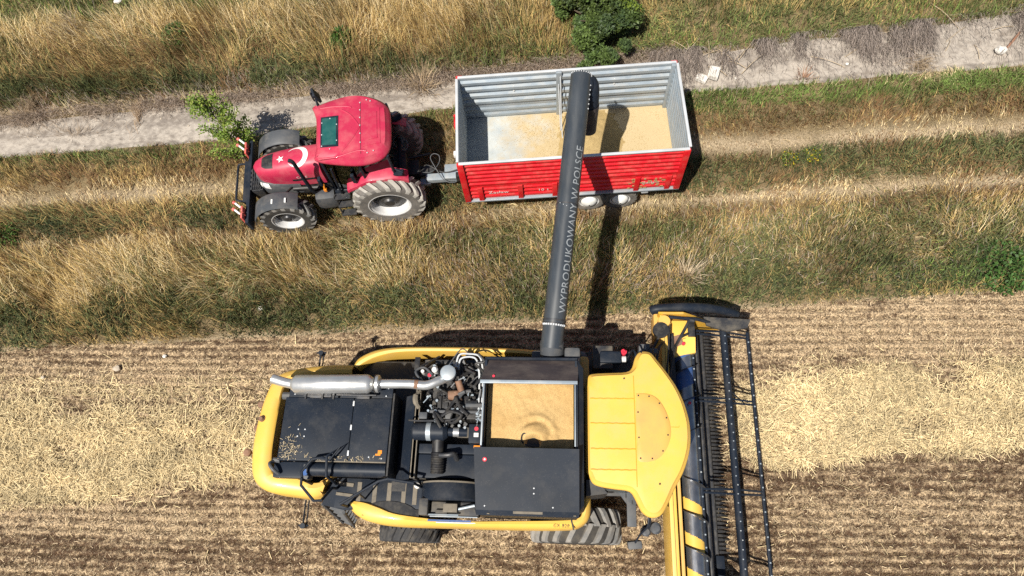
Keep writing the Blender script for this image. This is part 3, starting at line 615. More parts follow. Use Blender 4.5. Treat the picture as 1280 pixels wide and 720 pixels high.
x = HB(); x.rings([[(2.125, -.58, 1.0), (2.125, -.58, .5), (2.25, -.58, .32), (2.6, -.58, .25), (3.02, -.58, .22)], [(2.125, 4.64, 1.0), (2.125, 4.64, .5), (2.25, 4.64, .32), (2.6, 4.64, .25), (3.02, 4.64, .22)]], False, False); x.solidify(.02).build('header_trough', 'darksteel', header)
x = HB(); x.bx(.9, 2.05, 1.25, 2.7, .6, 1.3, .06); x.build('feeder_house', 'dark', combine)
for y in (-.62, 4.66):
    x = HB(); x.rings([[(2.0, y, .3), (2.0, y, 1.25), (2.5, y, 1.25), (3.1, y, .75), (3.45, y, .3), (3.2, y, .12)], [(2.0, y+.05, .3), (2.0, y+.05, 1.25), (2.5, y+.05, 1.25), (3.1, y+.05, .75), (3.45, y+.05, .3), (3.2, y+.05, .12)]]); x.build('end_sheet', 'yellow_bare', header)
x = HB(); x.tube(smooth_path([(1.90, 4.84, .95), (2.05, 4.86, 1.02), (2.6, 4.90, 1.0), (3.2, 4.93, .85), (3.62, 4.93, .62), (3.78, 4.92, .5)], 5), [.05]+[.10]*14+[.09]*9+[.03]*2, 14); x.build('crop_divider', 'black', header, 50)
x = HB(); x.rings([[(2.95, 4.70, 1.0), (3.95, 4.72, .8), (3.88, 4.55, .78), (3.45, 4.44, .85), (3.0, 4.52, 1.0)], [(2.95, 4.70, .94), (3.95, 4.72, .74), (3.88, 4.55, .72), (3.45, 4.44, .79), (3.0, 4.52, .94)]]); x.build('reel_shield', 'black_dusty', header)
x = HB(); x.bx(2.25, 2.75, 4.20, 4.62, .9, 1.02, .05); x.rings([[(2.3, 3.85, .95), (2.75, 3.95, .95), (2.75, 4.25, 1.03), (2.3, 4.3, 1.03)], [(2.3, 3.85, .6), (2.75, 3.95, .6), (2.75, 4.25, .6), (2.3, 4.3, .6)]]); x.build('drive_cover', 'yellow', header)
x = HB(); x.bx(1.92, 2.06, 4.2, 4.75, .6, 1.05, .05); x.tube([(2.1, 4.5, 1.1), (2.1, 4.5, 1.3)], .12, 14); x.build('gear_housing', 'yellow_dull', header)
x = HB(); x.tube([(2.25, 3.9, 1.2), (2.62, 4.55, 1.15)], .03, 8); x.bx(2.62, 2.72, 4.52, 4.57, 1.1, 1.2); x.build('lift_strut', 'darksteel', header)
x = HB(); x.tube([(2.5, 4.1, 1.04), (2.5, 4.1, 1.06)], .035, 12); x.tube([(2.55, 2.9, 1.02), (2.55, 2.9, 1.04)], .03, 12); x.build('red_cap', 'sticker_red', header)
x = HB()
for pts in (((1.6, 3.2, 1.3), (1.85, 3.5, 1.45), (1.95, 3.9, 1.4), (2.1, 4.1, 1.2)), ((1.65, 3.3, 1.2), (1.8, 3.8, 1.3), (2.0, 4.2, 1.3)), ((1.7, 3.6, 1.2), (1.8, 3.7, 1.35), (1.75, 3.9, 1.2))): x.tube(smooth_path(pts, 4), .028, 7)
x.build('hydraulic_hose', 'dark', header)
x = HB(); x.tube([(2.02, 4.30, 1.27), (2.02, 4.30, 1.33)], .16, 20); x.tube([(2.02, 4.30, 1.33), (2.02, 4.30, 1.35)], .05, 10); x.build('shade_pulley', 'dark', header)  # dark pulley added to stand for black shadow on the yellow
x = HB(); x.bx(2.20, 2.30, 3.2, 4.3, .98, 1.12, .02); x.bx(2.60, 2.74, 4.25, 4.6, 1.03, 1.08, .01); x.tube(smooth_path([(2.1, 3.1, 1.3), (2.2, 3.6, 1.34), (2.35, 4.1, 1.2), (2.6, 4.3, 1.1)], 5), .022, 7); x.tube(smooth_path([(2.05, 3.0, 1.3), (2.12, 3.7, 1.38), (2.2, 4.4, 1.3)], 5), .018, 7); x.build('shade_frame', 'dark', header)  # dark bars and hoses added in place of black shadows on the yellow
x = HB(); x.rings([[(2.28, 4.0, 1.035), (2.5, 4.1, 1.04), (2.45, 4.3, 1.04), (2.28, 4.25, 1.035)], [(2.28, 4.0, 1.04), (2.5, 4.1, 1.045), (2.45, 4.3, 1.045), (2.28, 4.25, 1.04)]]); x.build('worn_patch', 'rust', header)
# header auger: tube with bare and painted helical bands, flights
x = HB(); nT, seg = 420, 40; AX = (2.52, .74); rt = .205; yA, yB = -.5, 4.4; pitch = .62
V = [[x.v((AX[0]+rt*math.cos(2*PI*k/seg), yA+(yB-yA)*i/nT, AX[1]+rt*math.sin(2*PI*k/seg))) for k in range(seg)] for i in range(nT+1)]
for i in range(nT):
    y = yA+(yB-yA)*(i+.5)/nT
    for k in range(seg):
        ph = ((y-1.9)*(1 if y < 1.9 else -1)/pitch - k/seg) % 1.0
        x.m = 1 if (ph < .40 and y < 1.15) else (2 if y > 3.0 and ph < .6 else 0)
        x.f([V[i][k], V[i][(k+1) % seg], V[i+1][(k+1) % seg], V[i+1][k]])
x.build('header_auger', ['steel', 'yellow', 'blue'], header, 60)
for sgn, ya, yb in ((1, -.5, 1.5), (-1, 2.3, 4.4)):
    x = HB(); rs = []; n = int(abs(yb-ya)/pitch*28)
    for i in range(n+1):
        y = ya+(yb-ya)*i/n; a = sgn*2*PI*(y-1.9)/pitch
        rs.append([(AX[0]+r_*math.cos(a), y, AX[1]+r_*math.sin(a)) for r_ in (rt-.01, .285)])
    x.rings(rs, False, False); x.solidify(.008).build('auger_flight', 'darksteel', header, 60)
x = HB(); x.bx(2.80, 2.85, -.55, 4.6, .34, .40, .01); x.build('belt_guard', 'yellow_bare', header)
x = HB(); x.tube([(2.83, -.55, .62), (2.83, 4.55, .62)], .05, 12); x.build('feed_roller', 'darksteel', header)
x = HB()
x.bx(3.02, 3.07, .15, 4.60, .20, .24)
for i in range(59):
    y = .19+i*.0755
    x.rings([[(3.08, y-.026, .20), (3.08, y+.026, .20), (3.08, y+.026, .25), (3.08, y-.026, .25)], [(3.17, y-.022, .20), (3.17, y+.022, .20), (3.17, y+.022, .245), (3.17, y-.022, .245)], [(3.30, y-.004, .20), (3.30, y+.004, .20), (3.30, y+.004, .215), (3.30, y-.004, .215)]])
x.build('cutter_bar', 'dark', header, smooth=False)
x = HB(); x.bx(3.01, 3.045, .16, 4.59, .245, .256); x.build('knife_back', 'darksteel', header)
x = HB(); x.bx(3.0, 3.16, -.5, .13, .18, .3, .02); x.build('divider_shoe', 'black', header)
# reel
RC = Vector((3.39, 0, .72))
x = HB(); x.tube([(RC.x, -.5, RC.z), (RC.x, 4.5, RC.z)], .075, 14); reel = x.build('reel', 'black', header)
bars = [(.54, -.20), (-.68, .12), (.10, -.5)]
for a, b_ in bars:
    bx_, bz_ = RC.x+a, RC.z+b_
    x = HB(); x.tube([(bx_, -.48, bz_), (bx_, 4.52, bz_)], .036, 8)
    for i in range(62):
        y = -.44+i*.08; x.tube([(bx_, y, bz_), (bx_+.05, y, bz_-.13), (bx_+.03, y, bz_-.24)], .0055, 5)
    x.build('reel_bar', 'black', header)
    x = HB()
    if a == .10: continue
    for i in range(22): x.box((bx_, -.42+i*.225, bz_+.036), (.026, .026, .016))
    build_each_h(x, 'tine_clip', 'galv', header)
x = HB()
for i in range(30): x.box((RC.x+.01*((i % 3)-1), -.42+i*.165, RC.z+.076), (.022, .02, .012))
build_each_h(x, 'tine_clip', 'galv', header)
for y in (1.27, 3.02, 4.42, -.42):
    x = HB()
    for a, b_ in bars[:2]:
        e_ = Vector((RC.x+a, y, RC.z+b_)); p = Vector((RC.x, y, RC.z))
        x.tube([p+Vector((0, .045, .03)), e_+Vector((0, .03, .01))], .022, 6); x.tube([p+Vector((0, -.045, .03)), e_+Vector((0, -.03, .01))], .022, 6)
    e_ = Vector((RC.x+bars[2][0], y, RC.z+bars[2][1])); x.tube([(RC.x, y, RC.z), e_], .018, 6)
    if y in (3.02,): x.tube([(RC.x, y+.25, RC.z), (RC.x+.35, y+.0, RC.z-.2)], .014, 6)
    x.build('reel_spider', 'black', header)
for y in (-.56, 4.60):
    x = HB(); x.tube([(2.2, y, 1.25), (2.8, y, 1.12), (RC.x, y, RC.z)], .035, 8); x.build('reel_arm', 'black', header)

# grain in the tank
gx, gy = 90, 80
g = bmesh.new(); GV = []
def gz(x, y):
    z = 3.02 + .05*(float(fbm(x, y, 2.2, 3, 101))-.5) + .02*(float(fbm(x, y, 14, 2, 102))-.5)
    dx, dy = x+.40, y-1.88; d = math.hypot(dx/.27, dy/.24); an = math.atan2(dy, dx)
    z += .15*math.exp(-d*d*.9) + .022*math.exp(-((d-1.25)/.22)**2)*max(0, math.sin(an)+.45*math.cos(an))*(.3+1.4*float(fbm(x, y, 6, 2, 107))) - .035*math.exp(-((d-.95)/.2)**2)*(.2+1.6*float(fbm(x, y, 7, 2, 108)))*max(0, .6+.6*math.sin(an))
    z -= .30*math.exp(-(((x+.43)/.10)**2+((y-1.775)/.075)**2)) + .05*max(0, float(fbm(x, y, 9, 3, 106))-.5)*math.exp(-d*d*.4)
    return z - .10*max(0, (1.70-y)/.2)
for i in range(gx+1):
    GV.append([g.verts.new((-1.215+1.455*i/gx - CO.x, 1.0+2.08*j/gy - CO.y, gz(-1.215+1.455*i/gx, 1.0+2.08*j/gy))) for j in range(gy+1)])
for i in range(gx):
    for j in range(gy): g.faces.new((GV[i][j], GV[i+1][j], GV[i+1][j+1], GV[i][j+1]))
me = D.meshes.new('grain_heap'); g.to_mesh(me); g.free(); me.materials.append(M['grain']); me.shade_smooth()
o = D.objects.new('grain_heap', me); o.location = CO; COL.objects.link(o)
tag(o, 'golden threshed grain filling the open black tank of the combine', 'grain')

# bits of chaff caught on the straw hood
cx_ = np.concatenate([rng.normal(-4.68, .12, 130), rng.uniform(-4.8, -3.0, 60)]); cy_ = np.concatenate([rng.normal(1.62, .12, 130), rng.uniform(1.44, 1.52, 60)]); ok_ = (cx_ > -4.84) & (cy_ > 1.44) & (cy_ < 2.4) & (cx_ < -3.0)
CH = (cx_[ok_], cy_[ok_])
# ================================================================== TRACTOR (local: x forward, y to its left, seen on the south side)
TL = Vector((-4.02, 8.40, 0))
tractor = thing('tractor', 'red farm tractor with a white crescent and star on its bonnet, hitched to the trailer', 'tractor', TL, R(187))
def T(): return MB()
b = T(); b.bx(-.45, 1.6, -.30, .30, .55, 1.05, .05); b.bx(1.5, 2.85, -.22, .22, .5, 1.0, .04); b.tube([(0, -.8, .84), (0, .8, .84)], .13, 14); b.tube([(2.44, -.8, .62), (2.44, .8, .62)], .09, 12)
b.bx(-.7, -.4, -.2, .2, .5, .75, .03); b.build('chassis', 'dark', tractor)
for sd in (-1, 1):
    wheel_parts(tractor, (0, sd*.82, .84), .84, .44, .48, sd, 20, .06, ('tyre_gap', 'tyre_pale'), 'rim', (0, 0, 0), .8)
    wheel_parts(tractor, (2.44, sd*.86, .65), .65, .35, .36, sd, 17, .045, ('tyre_dirty', 'lug_dusty'), 'rim', (0, 0, 0), .75)
# bonnet
NH = 3.0
def hood_w(f): 
    t = np.interp(f, [1.35, 1.8, 2.3, 2.6, 2.8, 2.9, 2.96], [.36, .36, .335, .30, .245, .17, .06]); return float(t)
def hood_t(f): return float(np.interp(f, [1.35, 1.8, 2.3, 2.7, 2.9, 2.96], [1.80, 1.77, 1.71, 1.63, 1.56, 1.50]))
ZC = 1.30
def hood_z(f, l):
    w = hood_w(f); q = min(.999, abs(l)/w); return ZC + (hood_t(f)-ZC)*(1-q**NH)**(1/NH)
h = T(); rs = []
for f_ in list(np.linspace(1.38, 2.6, 12)) + [2.7, 2.8, 2.86, 2.9, 2.93, 2.955]:
    w, tp = hood_w(f_), hood_t(f_); ring = [(f_, -w, 1.08)]
    for k in range(0, 25):
        a = PI*(1-k/24); c_, s_ = math.cos(a), math.sin(a)
        ring.append((f_, w*math.copysign(abs(c_)**(2/NH), c_), ZC+(tp-ZC)*abs(s_)**(2/NH)))
    ring.append((f_, w, 1.08)); rs.append(ring)
h.rings(rs); bonnet = h.build('bonnet', 'red', tractor, 40)
def patch(poly, nm, mat, par, d=.006, n=10):
    """a flat marking laid on the bonnet: a strip between two polylines"""
    A, B = poly; x = T(); rs = []
    for p, q in zip(A, B):
        ring = []
        for k in range(n+1):
            t = k/n; u, v_ = p[0]+(q[0]-p[0])*t, p[1]+(q[1]-p[1])*t; ring.append((u, v_, hood_z(u, v_)+d))
        rs.append(ring)
    x.rings(rs, False, False); return x.build(nm, mat, par, 60)
patch(([(2.45+.03*i, -.19+.004*i+.003*max(0, i-5)**2) for i in range(10)], [(2.45+.03*i, .205-.005*i-.003*max(0, i-5)**2) for i in range(10)]), 'air_grille', 'dark', bonnet, .007)
O_, I_ = [], []
for k in range(41):
    a = R(-147 + 294*k/40) + PI
    O_.append((1.86+.255*math.cos(a), .02+.255*math.sin(a)))
    aa = a
    # inner circle shifted towards the nose
    ox, oy, ri = 1.922, .02, .203
    dx, dy = O_[-1][0]-ox, O_[-1][1]-oy; L_ = math.hypot(dx, dy); I_.append((ox+dx/L_*min(ri, L_), oy+dy/L_*min(ri, L_)))
patch((O_, I_), 'crescent', 'white', bonnet, .006, 4)
x = T(); cx, cy = 2.255, .03; ctr = x.v((cx, cy, hood_z(cx, cy)+.012)); pv = []
for k in range(10):
    a = PI*k/5; r_ = .095 if k % 2 == 0 else .038; u, v_ = cx+r_*math.cos(a), cy+r_*math.sin(a); pv.append(x.v((u, v_, hood_z(u, v_)+.012)))
for k in range(10): x.f([ctr, pv[k], pv[(k+1) % 10]])
x.build('star', 'white', bonnet, smooth=False)
for sd in (1,):
    x = T(); x.bx(1.55, 2.1, .366, .372, 1.30, 1.36); x.build('side_stripe', 'dark', bonnet)
    t = text_bm('CASE', .10, 1.1); x = T(); x.add(t, Matrix.Translation((1.98, .374, 1.40)) @ Euler((R(90), 0, R(180))).to_matrix().to_4x4()); x.build('side_lettering', 'white', bonnet, smooth=False)
n = T(); rs = []
for f_, w in ((2.0, .37), (2.4, .36), (2.7, .34), (2.88, .28), (2.98, .17), (3.02, .05)): rs.append([(f_, -w, .78), (f_, -w, 1.12), (f_, -w*.8, 1.2), (f_, w*.8, 1.2), (f_, w, 1.12), (f_, w, .78)])
n.rings(rs); nose = n.build('nose_cowl', 'plastic', tractor, 50)
for sd in (-1, 1):
    x = T(); x.rings([[(2.70, sd*.345, 1.03), (2.70, sd*.345, 1.13), (2.72, sd*.30, 1.19)], [(2.83, sd*.305, 1.03), (2.83, sd*.305, 1.13), (2.84, sd*.26, 1.19)], [(2.93, sd*.245, 1.03), (2.93, sd*.245, 1.12), (2.92, sd*.21, 1.17)]], False, False)
    x.solidify(.008).build('headlight', 'white', nose)
x = T(); x.bx(1.5, 2.1, -.34, .34, .85, 1.1, .03); x.tube([(1.6, .38, .95), (2.2, .38, 1.0)], .05, 10); x.bx(1.75, 2.0, .33, .42, .8, 1.0, .02); x.build('engine', 'dark', tractor)
x = T(); x.tube(smooth_path([(1.72, .50, .95), (1.72, .56, 1.2), (1.72, .58, 1.6), (1.70, .61, 2.2), (1.70, .62, 2.42), (1.76, .62, 2.50)], 5), .042, 14); x.build('exhaust_pipe', 'black', tractor)
x = T(); x.tube([(1.45, .55, 1.05), (1.42, .50, 1.25)], .022, 8); x.bx(1.40, 1.47, .50, .57, 1.0, 1.1, .01); x.build('amber_reflector', 'orange', tractor)

# cab
RZ0 = 2.42
oc = [(1.32, -.72), (1.27, -.58), (1.22, -.32), (1.22, .3), (1.24, .52), (1.24, .61), (1.05, .70), (.75, .78), (.38, .85), (.10, .85), (-.18, .77), (-.34, .60), (-.40, .33), (-.40, -.28), (-.34, -.55), (-.12, -.76), (.25, -.91), (.60, -.92), (.98, -.84)]
op2 = [Vector((p[0], p[1]+.0, 0)) for p in smooth_path([(a, b_, 0) for a, b_ in oc]+[(oc[0][0], oc[0][1], 0)], 4)[:-1]]
a2 = sum(op2[i-1].x*op2[i].y-op2[i].x*op2[i-1].y for i in range(len(op2))); s2 = 1 if a2 > 0 else -1
c2 = Vector((.38, .02, 0))
def rz2(p): return .11*(1-min(1, ((p.x-c2.x)/.85)**2*.5+((p.y-c2.y)/.95)**2*.5)) - .03*max(0, p.x-.6)
rg = [[Vector((p.x, p.y, RZ0+z_)) for p in inset(op2, s2*d_)] for d_, z_ in ((.09, -.13), (.03, -.12), (.0, -.07), (.01, -.02), (.05, .02))]
b2 = inset(op2, s2*.10)
for f_ in (1., .8, .6, .4, .2, .03):
    rg.append([Vector((c2.x+(p.x-c2.x)*f_, c2.y+(p.y-c2.y)*f_, RZ0+.03+rz2(c2+(p-c2)*f_))) for p in b2])
x = T(); x.rings(rg); troof = x.build('cab_roof', 'red', tractor, 50)
def tr(x_, y_, d=.004): return (x_, y_, RZ0+.03+rz2(Vector((x_, y_, 0)))+d)
def rpatch(pts, nm, mat, d=.01, par=None, n=8):
    """a raised quadrilateral panel on the roof, corners in order"""
    A, B, Cc, Dd = [Vector((p[0], p[1], 0)) for p in pts]; x = T(); rs = []
    for i in range(n+1):
        t = i/n; p, q = A.lerp(Dd, t), B.lerp(Cc, t); rs.append([tr(*p.lerp(q, k/n).xy, d) for k in range(n+1)])
    x.rings(rs, False, False); x.solidify(.03); return x.build(nm, mat, par or troof, 40)
rpatch([(1.08, -.36), (1.08, .40), (.69, .44), (.69, -.33)], 'skylight_frame', 'black', .012)
rpatch([(1.045, -.315), (1.045, .355), (.73, .395), (.73, -.285)], 'skylight', 'skylight', .018)
rpatch([(.17, -.5), (.17, .52), (-.20, .46), (-.20, -.44)], 'rear_panel', 'red', .010)
rpatch([(.05, -.36), (.05, .38), (-.14, .34), (-.14, -.33)], 'rear_recess', 'red', .020)
x = T(); x.tube([tr(.215, -.62+.05*i, -.002) for i in range(27)], .007, 6); x.build('roof_seam', 'dark', troof)
for pts in ([(.62, -.48), (.42, -.3), (.25, -.02), (.25, .05)], [(.25, .05), (.4, .3), (.62, .58)], [(1.1, -.62), (.8, -.60), (.5, -.55), (.4, -.5)], [(1.12, .66), (.7, .68), (.3, .60), (.1, .62)]):
    x = T(); x.tube([tr(p.x, p.y, -.008) for p in smooth_path([(a, b_, 0) for a, b_ in pts], 6)], .022, 8); x.build('roof_rib', 'red', troof, 60)
x = T()
for p in ((.22, -.6), (.22, -.4), (.22, -.2), (.22, .0), (.22, .2), (.22, .42), (.08, -.66), (.0, -.62), (.08, .68), (-.05, .64), (1.05, -.2), (1.05, .1), (1.05, .38), (.72, -.1), (.72, .3), (.87, .48), (.87, -.28)): x.box(tr(*p, .018), (.022, .022, .012))
build_each(x, 'bolt', 'galv_light', troof)
x = T(); x.prism([(1.15, -.55), (1.15, .60), (.6, .70), (-.30, .56), (-.30, -.56), (.6, -.68)], 1.0, 2.32); x.build('cab_glass', 'glass', tractor)
x = T()
for p, q in (((1.16, .62, 1.1), (1.14, .60, 2.35)), ((1.16, -.56, 1.1), (1.14, -.54, 2.35)), ((.35, .73, 1.1), (.35, .72, 2.35)), ((-.31, .70, 1.1), (-.30, .68, 2.35)), ((-.31, -.66, 1.1), (-.30, -.64, 2.35)), ((.35, -.7, 1.1), (.35, -.7, 2.35)), ((1.16, .62, 1.14), (.35, .73, 1.14)), ((1.16, -.55, 1.16), (1.16, .62, 1.16))): x.tube([p, q], .032, 8)
x.bx(-.35, 1.2, -.6, .66, 1.0, 1.12, .03); x.build('cab_frame', 'black', tractor)
x = T(); x.bx(.05, .5, -.22, .24, 1.2, 1.5, .08); x.bx(-.02, .10, -.2, .22, 1.45, 2.05, .06); x.build('driver_seat', 'trim', tractor)
x = T(); x.lathe([(-.015, .19), (0, .205), (.015, .19), (0, .175), (-.015, .19)], (.78, .02, 1.66), 'Z', 24); x.tube([(1.02, .02, 1.2), (.80, .02, 1.66)], .03, 8); x.bx(.95, 1.12, -.3, .3, 1.12, 1.5, .04); x.build('steering_wheel', 'dark', tractor)
for sd in (-1, 1):
    x = T(); rs = []
    for k in range(19):
        a = R(34 + 96*k/18); r_ = .90 + (.10 if k < 3 else 0)*(1-k/3); zz = .84+r_*math.sin(a); xx = r_*math.cos(a); zz = min(zz, 1.70)
        rs.append([(xx, sd*.58, zz+.03), (xx, sd*.78, zz+.01), (xx, sd*.83, zz-.02), (xx*1.0, sd*.84, zz-.10)])
    x.rings(rs, False, False); x.solidify(.02); fe = x.build('rear_fender', 'red', tractor, 45)
    x = T(); x.box((-.40, sd*.72, 1.715), (.24, .16, .06), (0, .3, -.25*sd), .03); x.tube([(-.27, sd*.66, 1.74), (-.30, sd*.66, 1.82), (-.50, sd*.76, 1.78), (-.50, sd*.76, 1.66)], .02, 7); rl = x.build('tail_lamp', 'black', fe)
    x = T(); rs = []
    for k in range(13):
        a = R(8 + 118*k/12); r_ = .73; xx, zz = 2.44 + r_*math.cos(a), .65 + r_*math.sin(a)
        rs.append([(xx, sd*.64, zz-.04), (xx, sd*.68, zz), (xx, sd*1.02, zz), (xx, sd*1.06, zz-.05)])
    x.rings(rs, False, False); x.solidify(.02); ff = x.build('front_fender', 'plastic', tractor, 45)
    if sd > 0:
        x = T()
        for f_ in (2.25, 2.55): x.bx(f_-.018, f_+.018, .83, .94, 1.35, 1.385)
        build_each(x, 'fender_mark', 'white', ff)
    x = T(); x.tube([(2.2, sd*.3, 1.0), (2.3, sd*.62, 1.22)], .025, 8); x.build('fender_stay', 'dark', tractor)
x = T(); x.bx(1.25, 1.75, .42, .72, .45, .95, .14); x.build('fuel_tank', 'plastic', tractor)
x = T()
for z, y in ((.42, .86), (.72, .80), (1.0, .76)): x.bx(.88, 1.22, y-.10, y+.06, z, z+.03); x.bx(.92, 1.18, y-.08, y+.0, z+.031, z+.036)
for f_ in (.88, 1.22): x.tube([(f_, .86, .40), (f_, .72, 1.08)], .022, 7)
x.build('cab_step', 'darksteel', tractor)
x = T(); x.tube([(1.16, .64, 1.2), (1.32, .74, 1.75)], .02, 7); x.bx(1.28, 1.35, .70, .82, 1.65, 1.9, .02); x.build('side_mirror', 'black', tractor)
x = T(); x.tube(smooth_path([(1.16, -.62, 2.3), (1.24, -.9, 2.3), (1.27, -1.0, 2.32), (1.27, -1.02, 2.1)], 3), .02, 7); x.box((1.24, -1.06, 2.38), (.07, .24, .30), (0, .3, .3), .03); x.build('side_mirror', 'black', tractor)
x = T(); x.tube([(1.30, -.98, 2.3), (1.31, -1.0, 2.56)], .018, 7); x.build('mirror_arm', 'darksteel', tractor)
x = T(); x.tube([(.95, .75, 2.2), (1.02, .70, 1.6), (1.05, .70, 1.1)], .025, 8); x.bx(.55, .63, .72, .80, 1.6, 1.9, .02); x.tube([(.45, .74, 1.4), (.1, .72, 1.45)], .015, 6); x.build('door_handle', 'black', tractor)
# front linkage, blade and marker boards
x = T(); x.bx(2.95, 3.22, -.28, .28, .55, .95, .03)
for l in (-.24, -.12, 0, .12, .24): x.bx(2.98, 3.24, l-.03, l+.03, .95, 1.0, .01)
for i in range(4): x.bx(3.02+.05*i, 3.045+.05*i, -.27, .27, 1.0, 1.03)
x.build('front_linkage', 'darksteel', tractor)
x = T(); x.bx(3.24, 3.32, -1.10, 1.12, .62, .98, .01); x.bx(3.32, 3.42, -.55, .55, .80, .96, .02); blade = x.build('front_blade', 'black', tractor)
x = T(); x.tube(smooth_path([(3.36, -.50, .9), (3.52, -.48, .95), (3.57, -.42, .95), (3.57, .0, .95), (3.57, .42, .95), (3.52, .50, .95), (3.36, .52, .9)], 4), .026, 8); x.build('bumper_bar', 'black', tractor)
for l0 in (-.92, .80):
    x = T()
    for l in (l0, l0+.17): x.bx(3.33, 3.37, l-.05, l+.09, .80, 1.12, .008); x.tube([(3.36, l, 1.1), (3.52, l-.14, 1.15)], .018, 7)
    mk_ = x.build('marker_board', 'pinkred', blade)
    x = T()
    for l in (l0, l0+.17): x.tube([(3.38, l-.02, 1.105), (3.50, l-.125, 1.145)], .024, 8)
    build_each(x, 'marker_rod', 'white', mk_)
    x = T()
    for l in (l0, l0+.17): x.tube([(3.50, l-.12, 1.14), (3.54, l-.155, 1.15)], .04, 8)
    build_each(x, 'marker_cap', 'pinkred', mk_)
x = T(); x.bx(-1.0, -.45, -.1, .1, .48, .60, .02); x.tube([(-.4, -.35, .6), (-.95, -.4, .62)], .03, 8); x.tube([(-.4, .35, .6), (-.95, .4, .62)], .03, 8); x.bx(-.9, -.6, .0, .2, .58, .66, .02); x.build('rear_hitch', 'darksteel', tractor)

# ================================================================== TRAILER (local: x towards the rear = east)
TC = Vector((.182, 8.602, 0)); TY = R(3.91)
trailer = thing('grain_trailer', 'red tandem axle tipping trailer with open galvanised box, partly filled with grain', 'trailer', TC, TY)
HL, HW, ZF, ZT, ZB = 2.35, 1.075, 1.20, 2.653, 1.13
def prof(z0, z1, n, amp, up):
    """corrugated board profile: (offset, z)"""
    pts = [(0, z0), (0, z0+.02)]; st = (z1-z0-.06)/n
    for i in range(n):
        a = z0+.03+st*i
        pts += [(0, a+st*.10), (amp, a+st*.30), (amp, a+st*.62), (0, a+st*.82)]
    return pts + [(0, z1-.02), (0, z1)]
def board(nm, mat, axis, pos, sgn, a0, a1, pr, par, th=.006):
    x = MB(); rs = []
    for t in (a0, a1):
        rs.append([((t, pos+sgn*o, z) if axis == 'x' else (pos+sgn*o, t, z)) for o, z in pr])
    x.rings(rs, False, False); x.solidify(th); return x.build(nm, mat, par, 20)
ZM = 1.66
def dusty_floor():
    m, nt, out = _new('dusty_floor'); p = nd(nt, 'ShaderNodeBsdfPrincipled', Roughness=.6); p.inputs['Specular IOR Level'].default_value = .3
    tc = nd(nt, 'ShaderNodeTexCoord'); sx = nd(nt, 'ShaderNodeSeparateXYZ'); nt.links.new(tc.outputs['Object'], sx.inputs[0])
    mr = nd(nt, 'ShaderNodeMapRange'); nt.links.new(sx.outputs[0], mr.inputs[0]); mr.inputs[1].default_value = -2.0; mr.inputs[2].default_value = .1; mr.inputs[3].default_value = -.20; mr.inputs[4].default_value = .40
    ad_ = nd(nt, 'ShaderNodeMath', operation='ADD'); nt.links.new(noise(nt, 2.6, 7, .66, seed=2), ad_.inputs[0]); nt.links.new(mr.outputs[0], ad_.inputs[1])
    base = ramp(nt, noise(nt, 3, 5, seed=1), [(.35, (.36, .39, .40)), (.7, (.48, .50, .49))])
    c = mix(nt, ramp(nt, ad_.outputs[0], [(.34, (0, 0, 0)), (.74, (.85, .85, .85))]), base, (.47, .345, .165))
    c = mix(nt, ramp(nt, noise(nt, 38, 4, .7, seed=6), [(.56, (0, 0, 0)), (.70, (.5, .5, .5))]), c, (.30, .24, .15))
    nt.links.new(c, p.inputs['Base Color']); nt.links.new(p.outputs[0], out.inputs[0]); return m
M['dusty_floor'] = dusty_floor()
f = MB(); f.bx(-HL+.02, HL-.02, -HW+.02, HW-.02, 1.14, ZF); floor_o = f.build('load_floor', 'dusty_floor', trailer)
for sgn in (-1, 1):
    up = board('side_board', 'red_trailer', 'x', sgn*(HW-.012), sgn, -HL+.08, HL-.08, prof(ZM+.012, ZT-.03, 6, .028, 1), trailer)
    board('inner_lining', 'galv', 'x', sgn*(HW-.030), -sgn, -HL+.03, HL-.03, prof(ZM+.012, ZT-.03, 4, .042, 1), up)
    lo = board('side_board', 'red_trailer', 'x', sgn*(HW-.012), sgn, -HL+.08, HL-.08, prof(ZF-.05, ZM-.004, 3, .026, 1), trailer)
    board('inner_lining', 'galv', 'x', sgn*(HW-.030), -sgn, -HL+.03, HL-.03, prof(ZF-.01, ZM-.004, 2, .03, 1), lo)
    x = MB(); x.bx(-HL+.02, HL-.02, sgn*HW-.035, sgn*HW+.022, ZT-.03, ZT, .006); x.build('top_rail', 'galv_light', trailer)
    x = MB(); x.bx(-HL, HL, sgn*HW-.05, sgn*HW+.035, 1.09, 1.135, .008); x.build('bottom_rail', 'galv', trailer)
    x = MB()
    for xx in (-HL+.35, -HL+1.22, -.38, .05, HL-.95, HL-.28): x.bx(xx-.055, xx+.055, sgn*(HW+.012), sgn*(HW+.045), 1.12, ZM+.02, .008)
    build_each(x, 'board_stake', 'red_trailer', trailer)
    for xx in (-HL+.05, HL-.06):
        x = MB(); x.bx(xx-.07, xx+.06, sgn*(HW-.02), sgn*(HW+.05), 1.1, ZT-.02, .01); x.build('corner_post', 'red_trailer', trailer)
for sgn in (-1, 1):
    o_ = board('end_board', 'red_trailer', 'y', sgn*(HL-.012), sgn, -HW+.03, HW-.03, prof(1.15, ZT-.03, 9, .026, 1), trailer)
    board('inner_lining', 'galv', 'y', sgn*(HL-.030), -sgn, -HW+.03, HW-.03, prof(ZF-.01, ZT-.03, 9, .018, 1), o_)
    x = MB(); x.bx(sgn*HL-.03, sgn*HL+.025, -HW+.04, HW-.04, ZT-.032, ZT-.002, .006); x.build('top_rail', 'galv_light', trailer)
x = MB(); x.bx(-.22, -.10, HW-.10, HW-.034, ZF, ZT+.015, .01); x.build('inner_post', 'galv', trailer)
